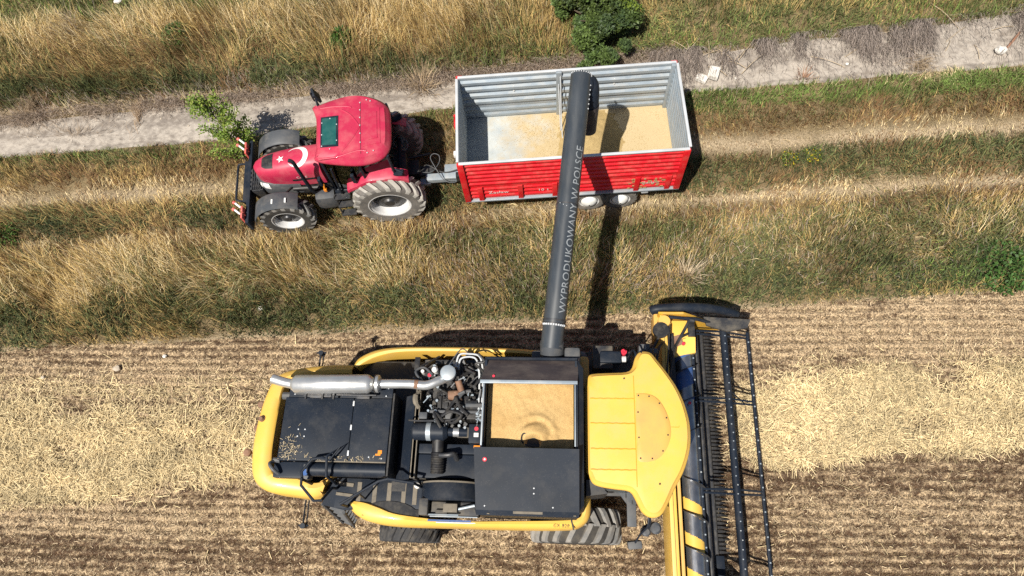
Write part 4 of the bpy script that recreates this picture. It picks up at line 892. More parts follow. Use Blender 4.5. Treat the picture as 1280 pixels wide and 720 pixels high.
x = MB(); x.bx(HL-.13, HL-.04, HW-.12, HW-.035, ZF, ZT+.01, .01); x.build('inner_post', 'galv', trailer)
x = MB(); x.tube([(-.13, HW-.10, ZT-.1), (-.13, HW-.5, ZF+.35), (-.12, HW-.75, ZF+.02)], .012, 8); x.tube([(-.17, HW-.10, ZT-.35), (-.15, HW-.55, ZF+.03)], .012, 8); x.build('tie_rod', 'galv_light', trailer)
x = MB()
for xx in (-1.15, 1.05):
    for z in (1.82, 1.98, 2.14, 2.30, 2.5): x.tube([(xx, HW-.058, z), (xx, HW-.066, z)], .018, 8)
build_each(x, 'rivet', 'white', trailer)
for i in range(1):
    x = MB()
    for (xx, w, z0, z1) in ((HL-.68, .16, 1.2, 1.62), (HL-1.2, .07, 1.2, 1.62), (HL-1.05, .11, 1.16, 1.60)):
        pass
t = text_bm('Zasław', .15, 1.05); x = MB(); x.add(t, Matrix.Translation((-HL+.52, -HW-.0165, 1.37)) @ Matrix.Rotation(R(90), 4, 'X')); x.build('maker_lettering', 'white', trailer, smooth=False)
t = text_bm('10 t', .13, 1.15); x = MB(); x.add(t, Matrix.Translation((-HL+1.6, -HW-.0165, 1.37)) @ Matrix.Rotation(R(90), 4, 'X')); x.build('load_lettering', 'white', trailer, smooth=False)
t = text_bm('Zasław', .13, 1.05); x = MB(); x.add(t, Matrix.Translation((HL-.85, -HW-.0165, 1.38)) @ Matrix.Rotation(R(90), 4, 'X')); x.build('maker_lettering', 'white', trailer, smooth=False)
# grain dust stuck in streaks on the lower board
x = MB(); rr_ = random.Random(5)
for (c0, wd, n) in ((HL-1.05, .10, 10), (HL-.80, .07, 8), (HL-.55, .18, 14)):
    for i in range(n):
        xx = c0 + rr_.uniform(-wd, wd); z = rr_.choice((1.23, 1.31, 1.36, 1.44, 1.49, 1.58)); x.bx(xx-rr_.uniform(.01, .05), xx+rr_.uniform(.01, .04), -HW-.021, -HW-.0135, z-.03, z+rr_.uniform(-.01, .03))
x.build('caked_grain', 'grain2', trailer)
x = MB(); x.bx(-2.6, 2.2, -.42, -.30, .85, 1.08, .01); x.bx(-2.6, 2.2, .30, .42, .85, 1.08, .01); x.bx(2.1, 2.25, -.95, .95, .85, 1.0, .02)
for xx in (-1.8, -.8, .2, 1.8): x.bx(xx-.05, xx+.05, -1.0, 1.0, 1.0, 1.08)
x.build('chassis', 'dark', trailer)
x = MB(); x.bx(-3.35, -2.2, -.28, -.10, .62, .76, .015); x.bx(-2.9, -2.2, -.28, .10, .70, .80, .015); x.bx(-3.5, -3.25, -.32, -.16, .55, .66, .02); x.build('drawbar', 'galv', trailer)
x = MB(); x.tube(smooth_path([(-3.45, -.05, .75), (-3.2, -.08, .8), (-3.0, .02, 1.0), (-2.98, .15, 1.1), (-3.1, .2, 1.12), (-3.18, .12, 1.1), (-3.12, -.02, 1.0), (-2.9, -.35, .85), (-2.65, -.4, .8), (-2.5, -.25, .85), (-2.35, -.2, .95)], 6), .010, 8); x.build('hydraulic_hose', 'plastic', trailer)
x = MB(); x.tube(smooth_path([(-3.5, .0, .7), (-3.3, .05, .9), (-2.9, -.15, .85), (-2.4, -.1, .95)], 6), .014, 8); x.build('brake_hose', 'dark', trailer)
x = MB(); x.tube([(-2.55, .05, .8), (-2.55, .12, 1.2)], .03, 8); x.bx(-2.62, -2.48, .02, .14, 1.15, 1.28, .02); x.build('jack', 'white', trailer)
x = MB(); x.tube([(-2.4, .35, 1.4), (-2.44, .35, 2.3)], .035, 8); x.bx(-2.5, -2.37, .25, .5, 1.9, 2.05, .02); x.bx(-2.45, -2.37, .2, .6, 1.5, 1.6, .02); x.build('tailgate_lever', 'red_trailer', trailer)
x = MB(); x.tube([(1.62, -HW+.03, 1.08), (1.62, -HW+.03, .93)], .03, 8); x.bx(1.55, 1.7, -HW, -HW+.06, .92, 1.0, .01); x.build('board_catch', 'galv_light', trailer)
x = MB(); x.bx(HL+.02, HL+.05, -.6, -.5, 1.3, 1.5, .01); x.tube([(HL+.03, -.3, 1.3), (HL+.05, .6, 1.3)], .02, 8); x.build('tailgate_catch', 'galv_light', trailer)
for xx in (.42, 1.14):
    for sd in (-1, 1): wheel_parts(trailer, (xx, sd*.80, .40), .40, .26, .23, sd, 22, .018, 'tyre', 'rim', (0, 0, 0), .5)
    x = MB(); x.tube([(xx, -.75, .42), (xx, .75, .42)], .06, 10); x.bx(xx-.4, xx+.4, -.4, -.32, .6, .68); x.bx(xx-.4, xx+.4, .32, .4, .6, .68); x.build('axle', 'dark', trailer)
    for sd in (-1, 1):
        x = MB(); x.lathe([(0, .19), (sd*.05, .17), (sd*.09, .10), (sd*.11, .02)], (xx, sd*.90, .40), 'Y', 24); x.build('wheel_cover', 'white', trailer, 60)
# grain on the floor
nx, ny = 150, 80
gxs = np.linspace(-HL+.06, HL-.06, nx); gys = np.linspace(-HW+.06, HW-.06, ny); GX, GY = np.meshgrid(gxs, gys, indexing='ij')
cov = .26*np.exp(-((GX-.50)/.58)**2-((GY-.05)/1.0)**2) - .055 + .05*(fbm(GX, GY, 2.5, 4, 3)-.5) + .05*(fbm(GX, GY, 14, 3, 5)-.5)
GZ = ZF + np.clip(cov*.7, -.02, .3)
V = [(GX[i, j], GY[i, j], GZ[i, j]) for i in range(nx) for j in range(ny)]; Fc = []
for i in range(nx-1):
    for j in range(ny-1):
        if max(GZ[i, j], GZ[i+1, j], GZ[i, j+1], GZ[i+1, j+1]) > ZF: Fc.append((i*ny+j, (i+1)*ny+j, (i+1)*ny+j+1, i*ny+j+1))
# loose kernels thinning out from the pile
nk = 14000; kx = rng.uniform(-HL+.07, HL-.07, nk); ky = rng.uniform(-HW+.07, HW-.07, nk)
pr = .9*np.exp(-((kx-.55)/.95)**2) + .35*np.clip((kx+1.6)/1.5, 0, 1) + .22*(ky > .3); pr = pr*np.clip((fbm(kx, ky, 2.2, 4, 8)-.28)*3, .08, 1)*np.where(kx < -1.55, .12, 1)
kk = rng.random(nk) < pr; kx, ky = kx[kk], ky[kk]
cz = np.interp(kx, gxs, np.arange(nx)).round().astype(int), np.interp(ky, gys, np.arange(ny)).round().astype(int); kz = np.maximum(GZ[cz], ZF)+.004
b0 = len(V)
for a_, x_, y_, z_, l_ in zip(rng.uniform(0, 6.28, len(kx)), kx, ky, kz, rng.uniform(.006, .012, len(kx))):
    c_, s_ = math.cos(a_)*l_, math.sin(a_)*l_; V += [(x_-c_, y_-s_, z_), (x_+s_*.6, y_-c_*.6, z_), (x_+c_, y_+s_, z_+.004), (x_-s_*.6, y_+c_*.6, z_+.002)]; Fc.append((b0, b0+1, b0+2, b0+3)); b0 += 4
me = D.meshes.new('grain_layer'); me.from_pydata(V, [], Fc); me.materials.append(M['grain2']); me.shade_smooth()
o = D.objects.new('grain_layer', me); o.location = TC; o.rotation_euler = (0, 0, TY); COL.objects.link(o)
tag(o, 'thin golden layer of grain spread over the trailer floor', 'grain')
# ================================================================== GROUND
def mesh_np(name, verts, faces4, mat, col=None, tri=None, smooth=False):
    me = D.meshes.new(name); nv = len(verts)
    n4 = 0 if faces4 is None else len(faces4); n3 = 0 if tri is None else len(tri)
    me.vertices.add(nv); me.vertices.foreach_set('co', np.asarray(verts, np.float32).ravel())
    idx = []; starts = []; tot = 0
    if n4: idx.append(np.asarray(faces4, np.int32).ravel()); starts.append(np.arange(n4)*4)
    if n3: idx.append(np.asarray(tri, np.int32).ravel()); starts.append(n4*4+np.arange(n3)*3)
    idx = np.concatenate(idx); starts = np.concatenate(starts).astype(np.int32)
    me.loops.add(len(idx)); me.loops.foreach_set('vertex_index', idx)
    me.polygons.add(len(starts)); me.polygons.foreach_set('loop_start', starts)
    if smooth: me.polygons.foreach_set('use_smooth', np.ones(len(starts), bool))
    me.update(calc_edges=True)
    if col is not None:
        at = me.color_attributes.new('tint', 'FLOAT_COLOR', 'POINT')
        c = np.ones((nv, 4), np.float32); c[:, :3] = col; at.data.foreach_set('color', c.ravel())
    me.materials.append(M[mat] if isinstance(mat, str) else mat)
    o = D.objects.new(name, me); COL.objects.link(o); return o
def sstep(a, b, x): t = np.clip((x-a)/(b-a), 0, 1); return t*t*(3-2*t)
SL = .07
def edge_field(x): return 4.98 + SL*x + .16*(fbm(x, x*0, .7, 3, 21)-.5) + .05*(fbm(x, x*0, 4, 2, 22)-.5)
def track_s(x): return SL*x + np.interp(x, [-16, -9, -3, 3, 12], [10.32, 10.38, 10.85, 10.80, 10.92]) + .14*(fbm(x, x*0, .9, 3, 23)-.5)
def track_n(x): return SL*x + np.interp(x, [-16, -9, -3, 3, 12], [11.38, 11.52, 11.75, 11.95, 12.55]) + .2*(fbm(x, x*0, .8, 3, 24)-.5)
def h_field(x, y):
    ph = rowph(x, y)
    return -.018*np.cos(ph*2*PI) + .05*(fbm(x, y, .8, 3, 31)-.5) + .05*(fbm(x, y, 7, 3, 32)-.5) + .03*(fbm(x, y, 18, 2, 30)-.5) - .03*lugs(x, y)
def h_verge(x, y):
    v = y-SL*x
    return .06*(fbm(x, y, .9, 4, 33)-.5) - .05*np.exp(-((v-9.1)/.2)**2) - .05*np.exp(-((v-7.7)/.2)**2)
def h_track(x, y):
    v = y-SL*x
    return .04*(fbm(x, y, 1.2, 4, 34)-.5) + .035*(fbm(x, y, 8, 3, 35)-.5)
RS = .178
def rowph(x, y): return ((y-.010*x+.02*np.sin(x*.6)+.02*(fbm(x, y, .5, 2, 36)-.5))/RS) % 1.0      # stubble row at 0
def swath(x, y):     # how much straw lies at a place, 0..1
    wl = 1.0*(fbm(x, y, .7, 4, 71)-.5)+.5*(fbm(x, y, 2.6, 3, 79)-.5); wr = 1.1*(fbm(x, y, .8, 4, 72)-.5)+.5*(fbm(x, y, 2.6, 3, 80)-.5)
    so = np.interp(x, [-13, -10, -8, -6.5, -5], [.55, .75, 1.1, 1.45, 1.5])
    l = sstep(so-.2, so+.25, y+wl*.5)*(1-sstep(2.55, 3.0, y+wl*.45))*(1-sstep(-5.2, -4.4, x))
    l = np.maximum(l, .22*sstep(2.95, 3.1, y+wl*.3)*(1-sstep(3.3, 3.55, y+wl*.4))*(1-sstep(-4.6, -4, x)))
    yr = y - .075*(x-4.4)
    r = sstep(1.85, 2.15, yr+wr*.5)*(1-sstep(3.0, 4.0, yr+wr))*sstep(3.2, 4.4, x)
    hol = 1-.75*sstep(.58, .70, fbm(x*.55, y*1.4, 1.7, 4, 83))
    hol = hol*(1-.85*np.exp(-((y-2.62-.02*(x+9)-.35*(fbm(x, y, 1.1, 3, 103)-.5))/.15)**2)*(x < -4.6)*np.clip(fbm(x, y, .9, 3, 104)*2.4-.4, 0, 1))
    return np.clip(np.maximum(l*.9*(1-.9*bare(x, y)), r)*hol, 0, 1)
def chop(x, y):      # pale bands of short chopped residue
    q = .5*(fbm(x, y, 1, 4, 73)-.5)
    a = sstep(.02, .2, y+q)*(1-sstep(.55, .9, y+q*.7))*(1-sstep(-3, 4, x))*.72; b = sstep(2.75, 3.1, y+q)*(1-sstep(3.65, 3.95, y+q))*(x < 1)*.85
    c = sstep(3.5, 4.0, y-.05*x+q)*(1-sstep(5.0, 5.3, y-.05*x))*sstep(3, 5, x)*.8; d = sstep(.5, .9, y+q)*(1-sstep(1.1, 1.6, y+q))*sstep(3.6, 5, x)*.55
    e = .55*sstep(-.9, -.6, y+q)*(1-sstep(-.5, -.2, y+q))
    return np.clip(np.maximum.reduce([a, b, c, d, e]), 0, 1)
def bare(x, y):      # a pale strip of bare, driven soil beside the straw
    t = ((x+8.6)*.93+(y-1.05)*.36); n_ = -(x+8.6)*.36+(y-1.05)*.93
    return np.exp(-(n_/.17)**2)*sstep(-1.3, -.9, t)*(1-sstep(.7, 1.2, t))*(.6+.8*fbm(x, y, 5, 2, 84))
def lugs(x, y):      # tyre lug prints left of the machine
    k = sstep(2.98, 3.06, y-.03*x-.17)*(1-sstep(3.30, 3.38, y-.03*x-.17))*(x < -3.5)*sstep(-13, -10, x); return k*(np.sin((x+(y-3)*.9)*2*PI/.30) > .35)
def c_field(x, y):
    ph = rowph(x, y); row = np.exp(-((np.minimum(ph, 1-ph))/.21)**2)
    ch = chop(x, y); n1 = fbm(x*.55, y*1.2, 11, 3, 85); n2 = fbm(x*.6, y*1.2, 2.2, 4, 86); n3 = fbm(x, y, .7, 4, 87)
    rs = np.where(x > 3, .42+.36*(1-sstep(.5, 1.0, y))+.22*sstep(3.7, 4.3, y), .50)*(.5+1.0*fbm(x*.5, y, 1.3, 3, 96)); n0 = fbm(x, y, 23, 2, 97)
    pale = .48 + .45*(n3-.5)*1.3 + .85*(n2-.5) + 1.8*(n1-.5) + 1.9*(n0-.5) + .42*ch - rs*row*(1-.4*ch) + .45*bare(x, y)*1.3 - .5*lugs(x, y)
    pale = pale - .28*(y < .15)*(x < -4) - .30*sstep(1.2, 1.5, y)*(1-sstep(2.0, 2.5, y-.075*(x-4.4)))*(x > 3) - .35*np.exp(-((y-2.78-.02*(x+9))/.12)**2)*(x < -4.5)
    pale = pale + .25*swath(x, y) + .20*sstep(3.6, 4.0, y-.05*x*(x > 0)) + .10
    pale = np.clip(pale, 0, 1)[..., None]
    return np.array([.095, .054, .030])*(1-pale) + np.array([.57, .42, .255])*pale
def c_verge(x, y):
    v = y-SL*x + .22*(fbm(x, y, 1.2, 3, 88)-.5); t = sstep(-4, 3, x)
    rut = (np.exp(-((v-8.95)/.20)**2)+.8*np.exp(-((v-7.62)/.16)**2)*.6)*(1-t) + (np.exp(-((v-9.2)/.24)**2)+.9*np.exp(-((v-7.75)/.17)**2))*t
    rut = rut + .7*np.exp(-((v-4.95)/.13)**2) + .8*np.exp(-(((v-11.8)/.22)**2)); rut = np.clip(rut*(.35+1.3*fbm(x, y, 1.5, 4, 89)), 0, 1)
    n1 = fbm(x, y, 3, 4, 90); b = np.clip(.5+1.8*(n1-.5), 0, 1)[..., None]; base = np.array([.13, .095, .05])*(1-b) + np.array([.27, .20, .11])*b
    rut = rut[..., None]; return base*(1-rut) + np.array([.47, .37, .25])*rut
def c_track(x, y):
    s_, n_ = track_s(x), track_n(x); t = (y-s_)/(n_-s_); w = .10*(fbm(x, y, .9, 4, 91)-.5); tt = t+w
    dk = .62*sstep(.44, .56, tt)*(1-sstep(.66, .80, tt))*(.45+1.0*fbm(x, y, 1.6, 3, 92))*np.where(x < 2, 1, .4) + .5*np.exp(-((tt-.10)/.035)**2)*(fbm(x, y, .7, 3, 93) > .42) + .4*np.exp(-((tt-.02)/.05)**2)
    dk = dk + .30*sstep(.45, .7, fbm(x, y, 1.7, 4, 94)) + .28*sstep(.66, .9, tt); dk = dk + .22*(np.sin((x+np.abs(tt-.3)*3)*2*PI/.24) > .2)*np.exp(-((tt-.3)/.12)**2)*(fbm(x, y, .9, 3, 98) > .48) + .9*np.clip(fbm(x, y, 6, 3, 99)-.52, 0, 1)*2 + 1.5*(fbm(x, y, 13, 3, 100)-.5) + .05
    dk = np.clip(dk, 0, 1)[..., None]
    return np.array([.40, .355, .305])*(1-dk) + np.array([.20, .172, .148])*dk
def sheet(name, xs, ya, yb, ny, hf, mat, cf=None):
    T_ = np.linspace(0, 1, ny); X = np.repeat(xs[:, None], ny, 1); A, B = ya(xs), yb(xs)
    Y = A[:, None]+(B-A)[:, None]*T_[None]
    w = np.minimum(1, np.minimum(T_, 1-T_)*ny/6)[None]
    near = np.clip(1-(np.hypot(X, Y-7)-22)/6, 0, 1)
    Z = hf(X, Y)*w*near
    V = np.stack([X, Y, Z], -1).reshape(-1, 3); nx_ = len(xs)
    i, j = np.meshgrid(np.arange(nx_-1), np.arange(ny-1), indexing='ij'); a = (i*ny+j).ravel()
    F = np.stack([a, a+ny, a+ny+1, a+1], -1)
    cl = None if cf is None else cf(X.ravel(), Y.ravel())
    o = mesh_np(name, V, F, mat, cl, smooth=True); tag(o, kind='structure'); return o
def ground_mat(name, build):
    m, nt, out = _new(name); p = nd(nt, 'ShaderNodeBsdfPrincipled', Roughness=.95); p.inputs['Specular IOR Level'].default_value = .1
    c, hgt, st = build(nt); nt.links.new(c, p.inputs['Base Color'])
    b = nd(nt, 'ShaderNodeBump', Strength=st, Distance=.03); nt.links.new(hgt, b.inputs['Height']); nt.links.new(b.outputs[0], p.inputs['Normal'])
    nt.links.new(p.outputs[0], out.inputs[0]); return m
def att(nt):
    a = nd(nt, 'ShaderNodeAttribute'); a.attribute_name = 'tint'; return a.outputs['Color']
def mfield(nt):
    fine = noise(nt, 30, 6, .72, seed=2)
    c = mix(nt, ramp(nt, fine, [(.42, (.9, .9, .9)), (.56, (0, 0, 0))]), att(nt), (.045, .028, .018))
    c = mix(nt, ramp(nt, noise(nt, 60, 4, .7, seed=6), [(.55, (0, 0, 0)), (.66, (.8, .8, .8))]), c, (.52, .41, .29))
    return c, fine, 1.
def mverge(nt):
    c = mix(nt, ramp(nt, noise(nt, 40, 5, .7, seed=2), [(.42, (.7, .7, .7)), (.58, (0, 0, 0))]), att(nt), (.07, .055, .03))
    c = mix(nt, ramp(nt, noise(nt, 50, 4, .7, seed=5), [(.56, (0, 0, 0)), (.70, (.6, .6, .6))]), c, (.42, .33, .19))
    return c, noise(nt, 30, 5, .7, seed=3), .9
def mtrack(nt):
    c = mix(nt, ramp(nt, noise(nt, 5, 8, .72, seed=2, stretch=(.3, 1, 1)), [(.54, (0, 0, 0)), (.72, (.6, .6, .6))]), att(nt), (.22, .18, .14))
    c = mix(nt, ramp(nt, noise(nt, 45, 4, .7, seed=4), [(.55, (0, 0, 0)), (.68, (.55, .55, .55))]), c, (.14, .115, .09))
    c = mix(nt, ramp(nt, noise(nt, 70, 4, .7, seed=8), [(.57, (0, 0, 0)), (.70, (.6, .6, .6))]), c, (.55, .49, .42))
    return c, noise(nt, 18, 6, .65, seed=3), .7
M['field'] = ground_mat('stubble_soil', mfield); M['verge'] = ground_mat('grass_soil', mverge); M['track'] = ground_mat('sandy_track', mtrack)
XS = np.concatenate([np.linspace(-90, -19, 40)[:-1], np.linspace(-19, 15, 1500), np.linspace(15, 90, 40)[1:]])
sheet('field', XS, lambda x: 0*x-3.5, edge_field, 480, h_field, 'field', c_field)
sheet('far_field', XS[::8], lambda x: 0*x-80., lambda x: 0*x-3.5, 60, lambda x, y: 0*x, 'field', c_field)
XV = XS[::2]
sheet('verge_ground', XV, edge_field, track_s, 170, h_verge, 'verge', c_verge)
sheet('track', XV, track_s, track_n, 80, h_track, 'track', c_track)
sheet('far_verge_ground', XV, track_n, lambda x: 0*x+18., 200, h_verge, 'verge', c_verge)
sheet('far_meadow', XV[::4], lambda x: 0*x+18., lambda x: 0*x+70., 40, lambda x, y: 0*x, 'verge', c_verge)

# ------------------------------------------------------------------ blades
PAL = dict(golden=(.48, .345, .140), straw=(.66, .535, .315), brown=(.25, .150, .072), green=(.145, .158, .060), bright=(.165, .235, .06), dark=(.078, .096, .044), grey=(.38, .31, .26))
PK = list(PAL); PC = np.array([PAL[k] for k in PK])
def table(rows):
    v = np.array([r[0] for r in rows]); d = np.array([r[1] for r in rows]); h = np.array([r[2] for r in rows])
    w = np.array([[r[3].get(k, 0) for k in PK] for r in rows], float); w = w/np.maximum(w.sum(1, keepdims=True), 1e-6)
    return v, d, h, w
LEFT = table([(4.90, 0, .1, dict(dark=1)), (5.0, .55, .14, dict(dark=.3, brown=.3, golden=.3)), (5.2, .9, .26, dict(dark=.38, green=.3, brown=.12, golden=.15)), (5.8, 1, .36, dict(golden=.3, dark=.22, brown=.2, green=.28)),
    (6.2, 1, .5, dict(golden=.45, straw=.3, brown=.15, green=.1)), (7.1, 1, .5, dict(golden=.5, straw=.15, brown=.25, green=.1)), (7.55, .75, .22, dict(brown=.6, straw=.15, golden=.25)), (7.8, .8, .2, dict(brown=.7, golden=.2, dark=.1)),
    (8.1, .95, .34, dict(dark=.25, brown=.4, green=.15, golden=.2)), (8.5, .95, .4, dict(golden=.4, brown=.35, green=.2)), (8.80, .32, .12, dict(straw=.6, golden=.2, brown=.2)), (9.1, .30, .10, dict(straw=.6, brown=.3)), (9.4, .8, .2, dict(brown=.7, golden=.3)),
    (9.9, .9, .24, dict(brown=.4, green=.3, golden=.3)), (10.25, .9, .2, dict(bright=.35, green=.35, brown=.3)), (10.4, .2, .12, dict(green=.5, brown=.5)), (10.6, 0, .1, dict(brown=1)), (11.5, 0, .1, dict(grey=1)), (11.7, .35, .2, dict(grey=.6, straw=.3, brown=.2)),
    (11.95, .8, .26, dict(grey=.4, brown=.3, green=.3)), (12.25, 1, .38, dict(green=.4, dark=.4, brown=.2)), (12.8, 1, .48, dict(golden=.3, green=.25, brown=.35)), (13.4, 1, .62, dict(golden=.42, brown=.36, straw=.1, green=.12)), (14.6, 1, .55, dict(straw=.45, golden=.55)), (15.0, .9, .2, dict(bright=.4, green=.5, golden=.1)), (40, .9, .2, dict(bright=.4, green=.5, golden=.1))])
RIGHT = table([(4.90, 0, .1, dict(dark=1)), (5.02, .6, .12, dict(dark=.3, green=.3, golden=.4)), (5.2, .9, .2, dict(green=.4, dark=.35, golden=.2, brown=.1)), (5.7, .95, .32, dict(green=.36, dark=.28, golden=.18, brown=.15, grey=.2)), (6.4, 1, .34, dict(golden=.26, green=.36, straw=.14, brown=.12, grey=.2)),
    (7.0, 1, .32, dict(green=.38, golden=.32, brown=.15, straw=.1, grey=.12)), (7.4, .75, .24, dict(brown=.5, golden=.25, green=.15, grey=.1)), (7.75, .30, .10, dict(straw=.5, brown=.4, golden=.1)), (8.1, .9, .26, dict(brown=.5, dark=.15, green=.25, golden=.1)), (8.7, .95, .3, dict(dark=.22, green=.3, brown=.45)),
    (9.05, .3, .1, dict(straw=.5, brown=.5)), (9.35, .22, .08, dict(straw=.8, brown=.2)), (9.6, .85, .2, dict(brown=.75, golden=.25)), (10.15, .9, .2, dict(brown=.65, green=.25, golden=.1)), (10.35, 1, .22, dict(bright=.65, green=.3, brown=.1)), (10.75, .95, .2, dict(bright=.6, straw=.25, green=.15)), (10.9, .15, .12, dict(straw=.6, bright=.4)), (11.0, 0, .1, dict(grey=1)),
    (11.8, 0, .1, dict(grey=1)), (12.0, .5, .16, dict(grey=.4, green=.6)), (12.2, .95, .2, dict(green=.6, bright=.25, brown=.15)), (12.8, 1, .26, dict(green=.5, bright=.2, golden=.3)), (13.4, 1, .4, dict(golden=.55, green=.4)), (16, 1, .4, dict(golden=.6, green=.3)), (40, 1, .4, dict(golden=.6, green=.3))])
def zone(x, y):
    v = y-SL*x
    v = v + np.where(v > 11.3, -np.interp(x, [3, 12], [0, .45]), 0) + np.where((v > 9.9) & (v < 11.3), -np.interp(x, [-9, -3], [0, .45])*(x < 0), 0)
    vj = v + .35*(fbm(x, y, .55, 4, 41)-.5)*np.clip((v-5)/.5, 0, 1)*np.clip(np.abs(v-11.1)/.6-.9, 0, 1) + .12*(fbm(x, y, 3, 2, 42)-.5)
    t = np.where(v < 7.3, sstep(-8, -1, x + 3*(fbm(x, y, .5, 2, 43)-.5)), sstep(-4, 3, x + 1.5*(fbm(x, y, .4, 2, 43)-.5)))
    def ip(tb, k): return np.interp(vj, tb[0], tb[k])
    d = ip(LEFT, 1)*(1-t)+ip(RIGHT, 1)*t; h = ip(LEFT, 2)*(1-t)+ip(RIGHT, 2)*t
    w = np.stack([np.interp(vj, LEFT[0], LEFT[3][:, k])*(1-t)+np.interp(vj, RIGHT[0], RIGHT[3][:, k])*t for k in range(len(PK))], -1)
    # patches: greener and drier drifts
    g = fbm(x, y, .8, 4, 44)-.5; dr = fbm(x, y, 1.1, 4, 45)-.5; mid = (v > 5) & (v < 10.3) | (v > 12)
    w[:, PK.index('green')] *= np.exp(5.5*g); w[:, PK.index('dark')] *= np.exp(6.5*g); w[:, PK.index('straw')] *= np.exp(5.5*dr); w[:, PK.index('golden')] *= np.exp(-2.0*g+2.*dr); w[:, PK.index('brown')] *= np.exp(-3*dr)
    pg = np.exp(-(((x-9.6)/1.5)**2+((v-5.55)/.38)**2)*1.2); w[:, PK.index('bright')] += .7*pg; w[:, PK.index('dark')] += 1.1*pg
    for kk_ in ('green', 'dark', 'bright'): w[:, PK.index(kk_)] *= 1.35 + .75*((v < 7.3) & (x > -7)) + .4*(v > 12)*(x > 2)
    w = w/np.maximum(w.sum(1, keepdims=True), 1e-6)
    return v, d, h, w
def free(x, y):      # nothing grows on the hard track strip
    return (y < track_s(x)+.03) | (y > track_n(x)-.12)
def make_blades(name, P, H, W, AZ, LEAN, COLR, mat='leafgrass', twist=.6):
    n = len(P); d = np.stack([np.cos(AZ), np.sin(AZ), 0*AZ], -1); wa = AZ+PI/2+rng.uniform(-twist, twist, n); wd = np.stack([np.cos(wa), np.sin(wa), 0*wa], -1)*(W/2)[:, None]
    z = np.array([0, 0, 1.])
    l1, l2 = LEAN*.55, LEAN*1.15
    mid = P + (H*.55)[:, None]*(np.sin(l1)[:, None]*d + np.cos(l1)[:, None]*z)
    tip = mid + (H*.45)[:, None]*(np.sin(l2)[:, None]*d + np.cos(l2)[:, None]*z)
    V = np.stack([P-wd, P+wd, mid+wd*.75, mid-wd*.75, tip], 1).reshape(-1, 3)
    a = np.arange(n)*5
    q = np.stack([a, a+1, a+2, a+3], -1); t = np.stack([a+3, a+2, a+4], -1)
    c = np.repeat(COLR, 5, 0)
    return mesh_np(name, V, q, mat, c, t)
def pick(w):
    c = np.cumsum(w, 1); r = rng.random(len(w))[:, None]; return np.minimum((r > c).sum(1), len(PK)-1)
XA, XB = -18.5, 14.0
def sample(n, ya, yb): return rng.uniform(XA, XB, n), rng.uniform(ya, yb, n)
def grass(n, ya, yb, dens_pow=1., hs=1., wmin=.008, wmax=.018, clump=.5):
    x, y = sample(n, ya, yb); v, d, h, w = zone(x, y)
    cl = fbm(x, y, 5.5, 3, 47)
    keep = (rng.random(n) < d**dens_pow*np.clip(.30+2.6*(cl-.32), .06, 1)) & free(x, y) & (y > edge_field(x)-.05)
    x, y, v, h, w, cl = x[keep], y[keep], v[keep], h[keep], w[keep], cl[keep]
    k = pick(w); col = PC[k]*(rng.uniform(.45, 1.7, len(x))*(.75+.5*fbm(x, y, 2.2, 3, 48)))[:, None]
    H = h*hs*rng.uniform(.5, 1.25, len(x))*(.65+.7*fbm(x, y, 1.6, 3, 49)) + .03
    flow = 2.3 + 3.2*(fbm(x, y, .6, 3, 50)-.5)*2
    az = flow + rng.normal(0, .8, len(x)); lean = np.clip(rng.normal(.68, .34, len(x)) + 1.5*(fbm(x, y, .9, 3, 51)-.45), .05, 1.5)
    green = np.isin(k, [PK.index('green'), PK.index('bright'), PK.index('dark')]); az = np.where(green, rng.uniform(0, 2*PI, len(x)), az)
    dry = np.isin(k, [PK.index('straw'), PK.index('golden')]); H = H*np.where(dry, 1.2, 1.)
    W = rng.uniform(wmin, wmax, len(x))*np.where(green, 1.5, 1.)
    z = np.zeros(len(x))-.01
    return np.stack([x, y, z], -1), H, W, az, lean, col, k
def split_build(parts, nm_label):
    P, H, W, A, L, Cc = [np.concatenate([p[i] for p in parts]) for i in range(6)]; K = np.concatenate([p[6] for p in parts])
    gr = np.isin(K, [PK.index('green'), PK.index('bright'), PK.index('dark')])
    for m_, nm, lab in ((~gr, 'dry_grass', 'tall dry golden and brown grass along both sides of the track'), (gr, 'green_grass', 'green grass and weeds growing among the dry grass of the verge')):
        o = make_blades(nm, P[m_], H[m_], W[m_], A[m_], L[m_], Cc[m_]); tag(o, lab, 'grass', kind='stuff')
split_build([grass(300000, 4.0, 11.8, 1.3, 1.0, .006, .017), grass(170000, 11.3, 18.5, 1.2, 1.0, .006, .017), grass(300000, 4.0, 11.8, 1.0, .36, .007, .018), grass(150000, 11.3, 18.5, 1.0, .36, .007, .018)], 0)

